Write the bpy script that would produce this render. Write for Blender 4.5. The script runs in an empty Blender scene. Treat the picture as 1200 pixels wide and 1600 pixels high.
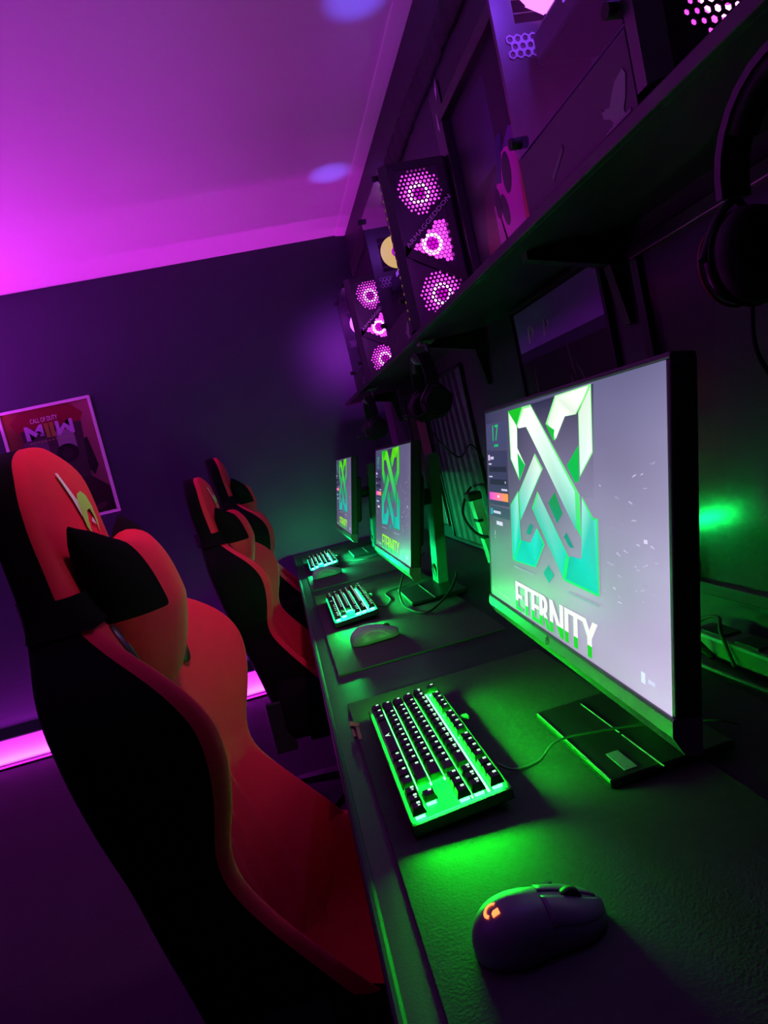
import bpy, bmesh, math, random
import numpy as np
from mathutils import Vector, Matrix
random.seed(7)
SC = bpy.context.scene
COL = SC.collection

# ------------------------------------------------------------------ camera
CAM_F, YAW, PITCH, ROLL = 1000.0, .1503, -.0949, -.2299
CAM_P = Vector((.0127, 0, 1.2104))
def cam_axes():
    cy, sy, cp, sp = math.cos(YAW), math.sin(YAW), math.cos(PITCH), math.sin(PITCH)
    f = Vector((sy*cp, cy*cp, sp)); r = Vector((cy, -sy, 0)); u = r.cross(f)
    c, s = math.cos(ROLL), math.sin(ROLL)
    return c*r+s*u, -s*r+c*u, f
cr, cu, cf = cam_axes()
cd = bpy.data.cameras.new('camera'); co = bpy.data.objects.new('camera', cd); COL.objects.link(co)
cd.sensor_fit = 'VERTICAL'; cd.sensor_height = 24; cd.lens = 24*CAM_F/1600; cd.clip_start = .02
co.matrix_world = Matrix(((cr.x, cu.x, -cf.x, CAM_P.x), (cr.y, cu.y, -cf.y, CAM_P.y), (cr.z, cu.z, -cf.z, CAM_P.z), (0, 0, 0, 1)))
SC.camera = co

# ------------------------------------------------------------------ world, exposure, lamps
w = bpy.data.worlds.new('world'); SC.world = w; w.use_nodes = True
w.node_tree.nodes['Background'].inputs[0].default_value = (.012, .004, .03, 1)
w.node_tree.nodes['Background'].inputs[1].default_value = .3
SC.view_settings.view_transform = 'Standard'; SC.view_settings.look = 'None'
SC.view_settings.exposure = 0; SC.view_settings.gamma = 1; SC.view_settings.use_curve_mapping = False
try:
    SC.cycles.use_denoising = True
    SC.cycles.max_bounces = 6; SC.cycles.diffuse_bounces = 3; SC.cycles.glossy_bounces = 3
    SC.cycles.transparent_max_bounces = 8; SC.cycles.transmission_bounces = 3
    SC.cycles.sample_clamp_indirect = 3; SC.cycles.caustics_reflective = False; SC.cycles.caustics_refractive = False
except Exception: pass

def lamp(name, kind, loc, energy, color, size=.1, size_y=None, aim=None, spot=None, blend=.5):
    d = bpy.data.lights.new(name, kind); d.energy = energy; d.color = color
    if kind == 'AREA':
        d.size = size
        if size_y: d.shape = 'RECTANGLE'; d.size_y = size_y
    else:
        d.shadow_soft_size = size
    if kind == 'SPOT': d.spot_size = spot; d.spot_blend = blend
    o = bpy.data.objects.new(name, d); COL.objects.link(o); o.location = loc
    if aim: o.rotation_euler = (Vector(aim)-Vector(loc)).to_track_quat('-Z', 'Y').to_euler()
    return o
MAGENTA = (1, .03, .95)
# the room's LED uplighting, on the left of the room
lamp('uplight_back', 'AREA', (-1.95, 2.95, 1.72), 30, (.80, .03, 1), 1.1, 1.2, (-1.95, 2.95, 2.45))
lamp('uplight_left', 'AREA', (-2.1, 1.3, 1.3), 11, (.44, .11, 1), .8, 2.2, (-2.1, 1.3, 2.45))
# added spot, no lamp seen there: brightens the red chairs
lamp('chair_fill_spot', 'SPOT', (.38, .35, 2.40), 56, (1, .36, .55), .08, None, (-.38, 1.45, 1.2), .85, .8)

# ------------------------------------------------------------------ helpers
def s2l(c):
    return tuple((x/255/12.92 if x/255 <= .04045 else ((x/255+.055)/1.055)**2.4) for x in c)
MATS = {}
def mat(name, color=(.5, .5, .5), rough=.5, metal=0, spec=.5, emit=None, strength=0, vary=.12, scale=30, bump=0, bscale=200, coat=0):
    if name in MATS: return MATS[name]
    m = bpy.data.materials.new(name); m.use_nodes = True
    nt = m.node_tree; b = nt.nodes['Principled BSDF']
    b.inputs['Roughness'].default_value = rough; b.inputs['Metallic'].default_value = metal
    b.inputs['Specular IOR Level'].default_value = spec; b.inputs['Coat Weight'].default_value = coat
    tc = nt.nodes.new('ShaderNodeTexCoord')
    n = nt.nodes.new('ShaderNodeTexNoise'); n.inputs['Scale'].default_value = scale; n.inputs['Detail'].default_value = 3
    nt.links.new(tc.outputs['Object'], n.inputs['Vector'])
    mx = nt.nodes.new('ShaderNodeMix'); mx.data_type = 'RGBA'
    mx.inputs['A'].default_value = (*[c*(1-vary) for c in color], 1); mx.inputs['B'].default_value = (*[min(1, c*(1+vary)) for c in color], 1)
    nt.links.new(n.outputs['Fac'], mx.inputs['Factor']); nt.links.new(mx.outputs['Result'], b.inputs['Base Color'])
    if bump:
        n2 = nt.nodes.new('ShaderNodeTexNoise'); n2.inputs['Scale'].default_value = bscale; n2.inputs['Detail'].default_value = 2
        nt.links.new(tc.outputs['Object'], n2.inputs['Vector'])
        bp = nt.nodes.new('ShaderNodeBump'); bp.inputs['Strength'].default_value = bump; bp.inputs['Distance'].default_value = .01
        nt.links.new(n2.outputs['Fac'], bp.inputs['Height']); nt.links.new(bp.outputs['Normal'], b.inputs['Normal'])
    if emit:
        b.inputs['Emission Color'].default_value = (*emit, 1); b.inputs['Emission Strength'].default_value = strength
    MATS[name] = m; return m
def glass_mat(name, tint=(.9, .9, .95), opaque=0.0, rough=.02, ior=1.5):
    if name in MATS: return MATS[name]
    m = bpy.data.materials.new(name); m.use_nodes = True; nt = m.node_tree; nt.nodes.clear()
    o = nt.nodes.new('ShaderNodeOutputMaterial'); t = nt.nodes.new('ShaderNodeBsdfTransparent'); g = nt.nodes.new('ShaderNodeBsdfGlossy')
    t.inputs[0].default_value = (*tint, 1); g.inputs['Roughness'].default_value = rough
    f = nt.nodes.new('ShaderNodeFresnel'); f.inputs[0].default_value = ior; x = nt.nodes.new('ShaderNodeMixShader')
    gm_ = nt.nodes.new('ShaderNodeNewGeometry'); ml = nt.nodes.new('ShaderNodeMath'); ml.operation = 'MULTIPLY'; inv = nt.nodes.new('ShaderNodeMath'); inv.operation = 'SUBTRACT'; inv.inputs[0].default_value = 1
    nt.links.new(gm_.outputs['Backfacing'], inv.inputs[1]); nt.links.new(f.outputs[0], ml.inputs[0]); nt.links.new(inv.outputs[0], ml.inputs[1])
    nt.links.new(ml.outputs[0], x.inputs[0]); nt.links.new(t.outputs[0], x.inputs[1]); nt.links.new(g.outputs[0], x.inputs[2])
    nt.links.new(x.outputs[0], o.inputs[0]); MATS[name] = m; return m
def print_mat(name, strength=0.0, rough=.4, spec=.5, albedo=1.0):
    """colours come from the mesh's own printed 'col' attribute; strength > 0 for a lit display"""
    if name in MATS: return MATS[name]
    m = bpy.data.materials.new(name); m.use_nodes = True; nt = m.node_tree; b = nt.nodes['Principled BSDF']
    a = nt.nodes.new('ShaderNodeVertexColor'); a.layer_name = 'col'
    b.inputs['Roughness'].default_value = rough; b.inputs['Specular IOR Level'].default_value = spec
    if strength:
        b.inputs['Base Color'].default_value = (.01, .01, .012, 1)
        nt.links.new(a.outputs['Color'], b.inputs['Emission Color']); b.inputs['Emission Strength'].default_value = strength
    else:
        nt.links.new(a.outputs['Color'], b.inputs['Base Color'])
    MATS[name] = m; return m

def box(bm, c, s, bev=0, M=None, mi=0, seg=2):
    r = bmesh.ops.create_cube(bm, size=1.0)
    vs = r['verts']
    for v in vs: v.co = Vector((v.co.x*s[0]+c[0], v.co.y*s[1]+c[1], v.co.z*s[2]+c[2]))
    fs = list({f for v in vs for f in v.link_faces})
    for f in fs: f.material_index = mi
    if bev:
        es = list({e for v in vs for e in v.link_edges})
        r2 = bmesh.ops.bevel(bm, geom=es, offset=bev, segments=seg, affect='EDGES', profile=.5)
        vs = list({v for f in r2['faces'] for v in f.verts} | {v for v in vs if v.is_valid})
    if M is not None:
        for v in vs: v.co = M @ v.co
    return vs
def cyl(bm, a, b, r0, r1=None, n=16, mi=0, cap=True):
    r1 = r0 if r1 is None else r1
    a, b = Vector(a), Vector(b); d = (b-a).normalized()
    x = d.orthogonal().normalized(); y = d.cross(x)
    A, B = [], []
    for i in range(n):
        t = 2*math.pi*i/n; q = x*math.cos(t)+y*math.sin(t)
        A.append(bm.verts.new(a+q*r0)); B.append(bm.verts.new(b+q*r1))
    for i in range(n):
        f = bm.faces.new((A[i], A[(i+1) % n], B[(i+1) % n], B[i])); f.material_index = mi; f.smooth = True
    if cap:
        bm.faces.new(A[::-1]).material_index = mi; bm.faces.new(B).material_index = mi
def spline(pts, n=8):
    P = [Vector(p) for p in pts]; out = []
    for i in range(len(P)-1):
        p0 = P[max(i-1, 0)]; p1 = P[i]; p2 = P[i+1]; p3 = P[min(i+2, len(P)-1)]
        for k in range(n):
            t = k/n
            out.append(.5*((2*p1)+(p2-p0)*t+(2*p0-5*p1+4*p2-p3)*t*t+(3*p1-p0-3*p2+p3)*t**3))
    out.append(P[-1]); return out
def tube(bm, pts, r, n=8, mi=0, smooth=8, closed=False):
    P = spline(pts, smooth) if smooth else [Vector(p) for p in pts]
    rings = []; up = None
    for i, p in enumerate(P):
        d = (P[min(i+1, len(P)-1)]-P[max(i-1, 0)]).normalized()
        x = d.orthogonal().normalized() if up is None else (up-d*up.dot(d)).normalized()
        up = x; y = d.cross(x)
        rr = r(i/(len(P)-1)) if callable(r) else r
        rings.append([bm.verts.new(p+(x*math.cos(2*math.pi*k/n)+y*math.sin(2*math.pi*k/n))*rr) for k in range(n)])
    for a, b in zip(rings, rings[1:]):
        for k in range(n):
            f = bm.faces.new((a[k], a[(k+1) % n], b[(k+1) % n], b[k])); f.material_index = mi; f.smooth = True
    bm.faces.new(rings[0][::-1]).material_index = mi; bm.faces.new(rings[-1]).material_index = mi
def torus(bm, c, ax, R, r, n=28, k=8, mi=0, squash=1.0):
    c = Vector(c); d = Vector(ax).normalized(); x = d.orthogonal().normalized(); y = d.cross(x)
    rings = []
    for i in range(n):
        t = 2*math.pi*i/n; q = x*math.cos(t)+y*math.sin(t)
        rings.append([bm.verts.new(c+q*(R+r*math.cos(2*math.pi*j/k))+d*r*squash*math.sin(2*math.pi*j/k)) for j in range(k)])
    for i in range(n):
        a, b = rings[i], rings[(i+1) % n]
        for j in range(k):
            f = bm.faces.new((a[j], b[j], b[(j+1) % k], a[(j+1) % k])); f.smooth = True; f.material_index = mi
def prism(bm, poly, z0, z1, M=None, mi=0):
    """polygon (2-D) extruded along local z"""
    T = M if M is not None else Matrix.Identity(4)
    A = [bm.verts.new(T @ Vector((p[0], p[1], z0))) for p in poly]; B = [bm.verts.new(T @ Vector((p[0], p[1], z1))) for p in poly]
    n = len(poly)
    fs = [bm.faces.new(B), bm.faces.new(A[::-1])]
    for i in range(n): fs.append(bm.faces.new((A[i], A[(i+1) % n], B[(i+1) % n], B[i])))
    for f in fs: f.material_index = mi
def loft(bm, rings, mi=None, capa=True, capb=True, closed=True, smooth=True):
    R = [[bm.verts.new(p) for p in r] for r in rings]
    n = len(R[0])
    for i in range(len(R)-1):
        for k in range(n if closed else n-1):
            f = bm.faces.new((R[i][k], R[i][(k+1) % n], R[i+1][(k+1) % n], R[i+1][k])); f.smooth = smooth
            f.material_index = mi(i, k) if mi else 0
    if capa: bm.faces.new(R[0][::-1])
    if capb: bm.faces.new(R[-1])
    return R
def obj(name, bm, mats, parent=None, org=None, smooth=False, subsurf=0):
    me = bpy.data.meshes.new(name)
    bmesh.ops.recalc_face_normals(bm, faces=bm.faces[:])
    bm.to_mesh(me); bm.free()
    return link(name, me, mats, parent, org, smooth, subsurf)
def link(name, me, mats, parent=None, org=None, smooth=False, subsurf=0):
    for m in (mats if isinstance(mats, (list, tuple)) else [mats]): me.materials.append(m)
    o = bpy.data.objects.new(name, me); COL.objects.link(o)
    if parent is not None:
        o.parent = parent
    if org is not None:                      # mesh is written in world coordinates: move it to its thing's base
        me.transform(Matrix.Translation(-Vector(org)))
        if parent is None: o.location = org
    if smooth:
        for p in me.polygons: p.use_smooth = True
    if subsurf:
        md = o.modifiers.new('subsurf', 'SUBSURF'); md.levels = subsurf; md.render_levels = subsurf
    return o
def thing(name, label, cat, loc=(0, 0, 0), rot=(0, 0, 0), group=None):
    o = bpy.data.objects.new(name, None); COL.objects.link(o); o.location = loc; o.rotation_euler = rot
    o.empty_display_size = .05
    return tag(o, label, cat, group)
def tag(o, label, cat, group=None):
    o['label'] = label; o['category'] = cat
    if group: o['group'] = group
    return o
def struct(name, bm, m):
    o = obj(name, bm, m); o['kind'] = 'structure'; return o
def copy_tree(o, parent=None):
    c = o.copy(); COL.objects.link(c); c.parent = parent
    for ch in list(o.children): copy_tree(ch, c)
    return c
def text_mesh(s, size=1.0, extr=0.0):
    c = bpy.data.curves.new('lettering', 'FONT'); c.body = s; c.size = size; c.extrude = extr; c.align_x = 'LEFT'; c.resolution_u = 3
    o = bpy.data.objects.new('lettering', c); COL.objects.link(o)
    me = bpy.data.meshes.new_from_object(o.evaluated_get(bpy.context.evaluated_depsgraph_get()))
    bpy.data.objects.remove(o); bpy.data.curves.remove(c)
    return me
def fit_text(s, x0, x1, y0, y1, extr=0.0):
    """text mesh squeezed into a rectangle of its local xy plane"""
    me = text_mesh(s, 1.0, extr)
    xs = [v.co.x for v in me.vertices]; ys = [v.co.y for v in me.vertices]
    ax, bx, ay, by = min(xs), max(xs), min(ys), max(ys)
    for v in me.vertices:
        v.co.x = x0+(v.co.x-ax)/(bx-ax)*(x1-x0); v.co.y = y0+(v.co.y-ay)/(by-ay)*(y1-y0)
    return me
def colored_polys(name, polys, T, parent, m, org=None):
    """flat printed pieces: polys = [(2-D points, colour or list of colours, height)], T maps local to world"""
    bm = bmesh.new(); cl = bm.loops.layers.color.new('col') if False else bm.loops.layers.float_color.new('col')
    for pts, c, h in polys:
        vs = [bm.verts.new(T @ Vector((p[0], p[1], h))) for p in pts]
        f = bm.faces.new(vs)
        for i, l in enumerate(f.loops):
            q = c[i] if isinstance(c[0], (list, tuple)) else c
            l[cl] = (*q, 1)
    bmesh.ops.triangulate(bm, faces=[f for f in bm.faces if len(f.verts) > 4])
    me = bpy.data.meshes.new(name); bm.to_mesh(me); bm.free()
    return link(name, me, m, parent, org)
def color_mesh(me, fn):
    a = me.color_attributes.new('col', 'FLOAT_COLOR', 'POINT')
    for i, v in enumerate(me.vertices): a.data[i].color = (*fn(v.co), 1)
def frame_T(origin, X, Y):
    X, Y = Vector(X).normalized(), Vector(Y).normalized(); Z = X.cross(Y).normalized(); o = Vector(origin)
    return Matrix(((X.x, Y.x, Z.x, o.x), (X.y, Y.y, Z.y, o.y), (X.z, Y.z, Z.z, o.z), (0, 0, 0, 1)))

# ------------------------------------------------------------------ shared materials
black = mat('black_plastic', (.012, .012, .014), .45)
satin = mat('satin_black', (.013, .013, .015), .38)
dark = mat('dark_metal', (.03, .03, .035), .4, .4)
rubber = mat('black_rubber', (.01, .01, .011), .7)
cloth_red = mat('red_fabric', (.80, .030, .070), .85, spec=.15, vary=.06, scale=60, bump=.15, bscale=900)
cloth_black = mat('black_fabric', (.006, .005, .006), .9, spec=.08, bump=.2, bscale=900)
chrome = mat('bright_metal', (.6, .6, .62), .25, 1)

# ------------------------------------------------------------------ room shell
W, D, H = .714, 3.70, 2.447
XL, YF = -2.7, -1.6
wallp = mat('dark_wall_paint', (.034, .046, .066), .55, spec=.3, vary=.15, scale=4, bump=.05, bscale=60)
rwall = mat('black_wall_paint', (.030, .026, .040), .5, spec=.3, vary=.2, scale=5, bump=.06, bscale=50)
ceilm = mat('white_ceiling_paint', (.80, .80, .80), .75, spec=.2, vary=.02, scale=3)
floorm = mat('dark_carpet', (.034, .027, .038), .95, spec=.1, vary=.3, scale=120, bump=.4, bscale=500)
bm = bmesh.new(); box(bm, ((W+XL)/2, (D+YF)/2, -.05), (W-XL+.2, D-YF+.2, .1)); struct('floor', bm, floorm)
bm = bmesh.new(); box(bm, ((W+XL)/2, (D+YF)/2, H+.05), (W-XL+.2, D-YF+.2, .1)); struct('ceiling', bm, ceilm)
bm = bmesh.new(); box(bm, ((W+XL)/2, D+.05, H/2), (W-XL, .1, H)); struct('wall_back', bm, wallp)
bm = bmesh.new(); box(bm, (W+.05, (D+YF)/2, H/2), (.1, D-YF, H)); struct('wall_right', bm, rwall)
bm = bmesh.new(); box(bm, (XL-.05, (D+YF)/2, H/2), (.1, D-YF, H)); struct('wall_left', bm, wallp)
bm = bmesh.new(); box(bm, ((W+XL)/2, YF-.05, H/2), (W-XL, .1, H)); struct('wall_front', bm, wallp)
bm = bmesh.new()
prism(bm, [(W-.055, H), (W, H), (W, H-.010), (W-.02, H-.009), (W-.045, H-.006), (W-.055, H-.004)], 0, 1, Matrix(((1, 0, 0, 0), (0, 0, D-YF, YF), (0, 1, 0, 0), (0, 0, 0, 1))))
struct('trim_1', bm, ceilm)
bm = bmesh.new()                                   # rough black band running along the right wall under the ceiling
rings = []
rt = random.Random(11); top = 2.285; bot = 2.20
for i in range(140):
    y = .9+i*.02; top += rt.uniform(-.004, .004)+(2.285-top)*.2; bot += rt.uniform(-.003, .003)+(2.20-bot)*.2; dp = .012+rt.random()*.008
    rings.append([(W-.001, y, bot), (W-dp, y, bot+.006), (W-dp-.004, y, (bot+top)/2), (W-dp, y, top-.006), (W-.001, y, top)])
loft(bm, rings)
struct('trim_2', bm, mat('rough_black_foam', (.012, .01, .016), .7, bump=.6, bscale=120))
skm = mat('grey_baseboard_paint', (.42, .40, .44), .5, vary=.25, scale=6)
bm = bmesh.new(); box(bm, ((W+XL)/2, D-.008, .075), (W-XL-.02, .016, .15), .003); struct('baseboard_back', bm, skm)
t = thing('led_strip', 'magenta LED strip lying on the floor along the back wall baseboard', 'light strip', (-.9, 3.655, 0))
bm = bmesh.new(); box(bm, (0, 0, .005), (3.2, .02, .01), .001); obj('channel', bm, black, t)
bm = bmesh.new(); box(bm, (0, .002, .0125), (3.2, .012, .005), .001)
obj('diffuser', bm, mat('magenta_led', (.3, .02, .3), .4, emit=(1, .01, 1), strength=3), t)
lamp('led_strip_light', 'AREA', (-.9, 3.655, .016), 52, (.88, .025, 1), 3.2, .01, (-.9, 3.655, 2))

# ------------------------------------------------------------------ desk and shelf
DZ = .75
deskm = mat('black_desk_laminate', (.022, .020, .028), .45, spec=.4, vary=.2, scale=25, bump=.04, bscale=300)
t = thing('desk', 'long black desk along the right wall under the monitors', 'desk', (.35, 1.7, 0))
bm = bmesh.new(); box(bm, (.355, 1.55, DZ-.018), (.71, 4.06, .036), .006); obj('worktop', bm, deskm, t, (.35, 1.7, 0))
bm = bmesh.new(); box(bm, (.004, 1.55, DZ-.017), (.012, 4.07, .040), .004); obj('edge_band', bm, mat('grey_edge_band', (.022, .019, .030), .7), t, (.35, 1.7, 0))
for y in (-.3, 1.58, 2.71, 3.53):
    bm = bmesh.new()
    for x in (.10, .62): box(bm, (x, y, .36), (.05, .05, .70), .004)
    box(bm, (.36, y, .69), (.56, .05, .04), .004); box(bm, (.36, y, .02), (.62, .06, .04), .006)
    obj('leg', bm, dark, t, (.35, 1.7, 0))
SX, SZ0, SZ1 = .482, 1.492, 1.507
shelfm = mat('black_shelf_board', (.012, .011, .015), .5, vary=.2, scale=20)
t = thing('wall_shelf', 'long black wall shelf carrying the computer cases', 'shelf', (.6, 1.6, SZ0))
bm = bmesh.new(); box(bm, ((SX+.012+W)/2, 1.55, (SZ0+SZ1)/2), (W-SX-.012, 4.1, SZ1-SZ0), .002); obj('board', bm, shelfm, t, (.6, 1.6, SZ0))
bm = bmesh.new(); box(bm, (SX+.006, 1.55, (SZ0+SZ1)/2), (.012, 4.1, SZ1-SZ0+.002), .002); obj('front_edge', bm, mat('shelf_edge_band', (.022, .019, .028), .5), t, (.6, 1.6, SZ0))
for y in (.2, 1.108, 1.90, 3.3):
    bm = bmesh.new()
    prism(bm, [(W, SZ0), (W, SZ0-.16), (W-.012, SZ0-.16), (W-.03, SZ0-.05), (SX+.05, SZ0-.014), (SX+.05, SZ0)], y-.012, y+.012, Matrix(((1, 0, 0, 0), (0, 0, 1, 0), (0, 1, 0, 0), (0, 0, 0, 1))))
    obj('bracket', bm, black, t, (.6, 1.6, SZ0))

# ------------------------------------------------------------------ gaming chair
def interp(tab, z):
    z = min(max(z, tab[0][0]), tab[-1][0])
    for (a, va), (b, vb) in zip(tab, tab[1:]):
        if z <= b:
            t = (z-a)/(b-a) if b > a else 0
            return va+(vb-va)*t
    return tab[-1][1]
XB = [(.47, -.195), (.64, -.225), (.74, -.25), (.86, -.275), (.97, -.29), (1.10, -.308), (1.2, -.318), (1.32, -.318)]
WD = [(.47, .20), (.60, .212), (.70, .208), (.78, .198), (.86, .213), (.93, .226), (1.0, .224), (1.04, .202), (1.07, .168), (1.105, .140), (1.16, .134), (1.22, .134), (1.265, .124), (1.295, .096), (1.312, .055), (1.318, .02)]
XW = [(.47, .07), (.56, .02), (.65, -.048), (.72, -.102), (.77, -.132), (.81, -.134), (.86, -.114), (.92, -.100), (.965, -.104), (1.0, -.122), (1.035, -.160), (1.07, -.212), (1.11, -.250), (1.2, -.262), (1.28, -.268), (1.318, -.285)]
XC = [(.47, -.125), (.6, -.158), (.7, -.178), (.8, -.195), (.9, -.205), (1.0, -.220), (1.1, -.238), (1.2, -.247), (1.27, -.255), (1.3, -.266), (1.318, -.28)]
def back_point(z, u):
    """front surface of the backrest at height z, across u in -1..1"""
    xw, xc, wd = interp(XW, z), interp(XC, z), interp(WD, z)
    f = abs(u)**2.3 if xw > xc else abs(u)**2.2
    x = xc+(xw-xc)*f
    if z < .86 and abs(u) < .62:
        x += .010*math.cos(u/.62*math.pi*5.0)*min(1, (.86-z)/.1)
    return x, u*wd*.985
def make_chair():
    t = thing('gaming_chair', '', 'chair', (0, 0, 0), (0, 0, 0), 'red gaming chairs along the desk')
    zs = [.47, .50, .54, .58, .62, .66, .70, .735, .765, .795, .825, .86, .895, .93, .96, .985, 1.01, 1.035, 1.06, 1.085, 1.11, 1.14, 1.17, 1.2, 1.23, 1.255, 1.275, 1.292, 1.305, 1.314, 1.318]
    NF = 46
    rings, kinds = [], None
    for z in zs:
        xb, wd = interp(XB, z), interp(WD, z)
        xs, _ = back_point(z, .97)
        pts = []; kd = []
        for k in range(NF+1):                       # front, from -y to +y
            u = -1+2*k/NF; x, y = back_point(z, u)
            if k in (0, NF): x -= .006
            pts.append((x, y, z)); kd.append('front')
        sx = pts[-1][0]
        for q in (.12, .34, .62, .88):
            pts.append((sx+(xb-sx)*q, wd*(1.0 if q < .8 else .985), z)); kd.append('s%g' % q)
        for k in range(7):
            u = 1-2*k/6; pts.append((xb-.018*(1-abs(u)**3), u*wd*.93, z)); kd.append('back')
        for q in (.88, .62, .34, .12):
            pts.append((sx+(xb-sx)*q, -wd*(1.0 if q < .8 else .985), z)); kd.append('s%g' % q)
        rings.append(pts); kinds = kd
    n = len(rings[0])
    def mi(i, k):
        z = (zs[i]+zs[min(i+1, len(zs)-1)])/2
        if kinds[k] == 'front' and k < NF: return 0
        if k == NF or k == n-1: return 0
        return 1
    bm = bmesh.new()
    R = loft(bm, rings, mi)
    obj('backrest', bm, [cloth_red, cloth_black], t, smooth=True, subsurf=1)
    # harness slot bezels
    for s in (-1, 1):
        bm = bmesh.new(); rr = []
        for k in range(20):
            a = 2*math.pi*k/20
            zz = 1.018+.060*math.sin(a)*1.0; yy = .100+.018*math.cos(a)-.10*(zz-1.018)
            u = yy/interp(WD, zz); x, _ = back_point(zz, u)
            rr.append((x, s*yy, zz))
        ring0 = [Vector(p)+Vector((-.004, 0, 0)) for p in rr]; ring1 = [Vector(p)+Vector((.008, 0, 0)) for p in rr]
        c = sum(ring1, Vector())/20
        ring2 = [c+(p-c)*.72 for p in ring1]; ring3 = [p-Vector((.007, 0, 0)) for p in ring2]
        loft(bm, [ring0, ring1, ring2, ring3])
        obj('harness_bezel', bm, mat('bezel_plastic', (.04, .045, .035), .3), t, smooth=False)
    # stitched logo on the headrest: traced as flat flourishes lying on the fabric
    def flourish(name, polys, m):
        bm = bmesh.new()
        for poly in polys:
            A = []
            for (y, z) in poly:
                y = y*1.35-.004; u = y/(interp(WD, z)*.985); x, _ = back_point(z, u); A.append(bm.verts.new((x+.0030, y, z)))
            f = bm.faces.new(A)
        r = bmesh.ops.triangulate(bm, faces=bm.faces[:])
        return obj(name, bm, m, t)
    gm = mat('lime_embroidery', (.42, 1, .12), .6); wm = mat('white_embroidery', (.85, .92, .85), .6)
    flourish('logo', [[(-.010, 1.232), (.000, 1.246), (.016, 1.250), (.030, 1.243), (.038, 1.226), (.038, 1.206), (.030, 1.190), (.030, 1.212), (.024, 1.224), (.012, 1.222), (.004, 1.208), (.000, 1.190), (-.008, 1.200)],
                      [(.016, 1.180), (.022, 1.186), (.026, 1.170), (.036, 1.158), (.024, 1.160), (.020, 1.140), (.012, 1.122), (.010, 1.145), (.013, 1.165)]], gm)
    flourish('logo_stroke', [[(-.032, 1.276), (-.026, 1.276), (-.014, 1.250), (-.006, 1.238), (-.010, 1.215), (-.018, 1.240), (-.028, 1.262)],
                             [(-.004, 1.190), (.004, 1.188), (.006, 1.165), (.006, 1.140), (.010, 1.115), (-.002, 1.135), (-.004, 1.165), (-.014, 1.158), (-.010, 1.176)],
                             [(.014, 1.206), (.022, 1.212), (.027, 1.200), (.021, 1.203)]], wm)
    # neck pillow: puffy, pointed top corners in black, narrow bottom
    def pillow_pt(a, b, side):
        """a across -1..1, b up -1..1"""
        z = 1.078+.118*b
        half = .060+.070*(b*.5+.5)**.8
        ear = max(0, b)**4*abs(a)**4
        y = a*half
        z += .022*ear-.024*(1-min(1, abs(a)*1.3)**2)*max(0, b)**3
        edge = (1-abs(a)**2.6)*(1-abs(b)**2.6); th = max(edge, 0)**.42
        mid = -.204+.012*(1-abs(a)**2)-(.010 if b < 0 else .018)*abs(b)-.016*(abs(a)**2)
        x = mid+side*(.045*th)*(1.0-.25*max(0, -b))
        return (x, y, z)
    NA, NB = 22, 18
    def pil(sel, name, m, par, off=0.0):
        bm = bmesh.new(); V = {}
        def gv(i, j, s):
            edge = i in (0, NA) or j in (0, NB)
            key = (i, j, 0 if edge else s)
            if key not in V: V[key] = bm.verts.new(pillow_pt(-1+2*i/NA, -1+2*j/NB, 0 if edge else s))
            return V[key]
        for i in range(NA):
            for j in range(NB):
                a, b = -1+2*(i+.5)/NA, -1+2*(j+.5)/NB
                if not sel(a, b): continue
                for s in (1, -1):
                    vs = [gv(i, j, s), gv(i+1, j, s), gv(i+1, j+1, s), gv(i, j+1, s)]
                    f = bm.faces.new(vs if s > 0 else vs[::-1]); f.smooth = True
        return obj(name, bm, m, par, subsurf=1)
    isb = lambda a, b: abs(a) > .57 and b > -.02
    p = pil(lambda a, b: not isb(a, b), 'neck_pillow', cloth_red, t)
    for s in (-1, 1): pil(lambda a, b: isb(a, b) and a*s > 0, 'corner_panel', cloth_black, p)
    # strap round the backrest
    z0, z1 = 1.088, 1.128
    def belt(z):
        wd, xb = interp(WD, z)+.006, interp(XB, z); out = []
        for k in range(13):
            u = -1+2*k/12; x, y = back_point(z, u); out.append((x+.008-(.006 if k in (0, 12) else 0), u*wd, z))
        out += [((x0), wd, z) for x0 in (-.28, -.30)] + [(xb-.024, .5*wd, z), (xb-.024, -.5*wd, z)] + [((x0), -wd, z) for x0 in (-.30, -.28)]
        return out
    bm = bmesh.new(); loft(bm, [belt(z0), belt((z0+z1)/2), belt(z1)], capa=False, capb=False); obj('strap', bm, cloth_black, p)
    # seat
    bm = bmesh.new(); rings = []
    xs = [-.20, -.15, -.08, 0, .08, .16, .23, .275, .29]
    for x in xs:
        e = min(1, max(0, (.30-x)/.05))**.5; hw = (.235+.02*(x+.2)/.5)*(.86+.14*e)
        bol = interp([(-.2, .62), (-.06, .625), (.02, .575), (.12, .545), (.23, .52), (.29, .47)], x); cen = interp([(-.2, .50), (0, .475), (.2, .485), (.29, .455)], x)
        pts = []
        for k in range(21):
            u = -1+2*k/20; b = (abs(u)-.55)/.45 if abs(u) > .55 else 0
            z = cen+(bol-cen)*math.sin(min(1, b/.6)*math.pi/2)-(.03*max(0, (b-.6)/.4)**2)
            if abs(u) < .5: z += .004*math.cos(u/.5*math.pi*4)
            pts.append((x, u*hw, z))
        pts += [(x, hw, .45), (x, hw*.95, .40), (x, 0, .39), (x, -hw*.95, .40), (x, -hw, .45)]
        rings.append(pts)
    loft(bm, rings, lambda i, k: 0 if 3 <= k <= 18 else 1)
    obj('seat', bm, [cloth_red, cloth_black], t, smooth=True, subsurf=1)
    bm = bmesh.new(); box(bm, (.03, 0, .375), (.30, .26, .03), .008)
    for s in (-1, 1): box(bm, (-.19, s*.215, .47), (.07, .014, .17), .004)
    obj('mechanism', bm, dark, t)
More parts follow.
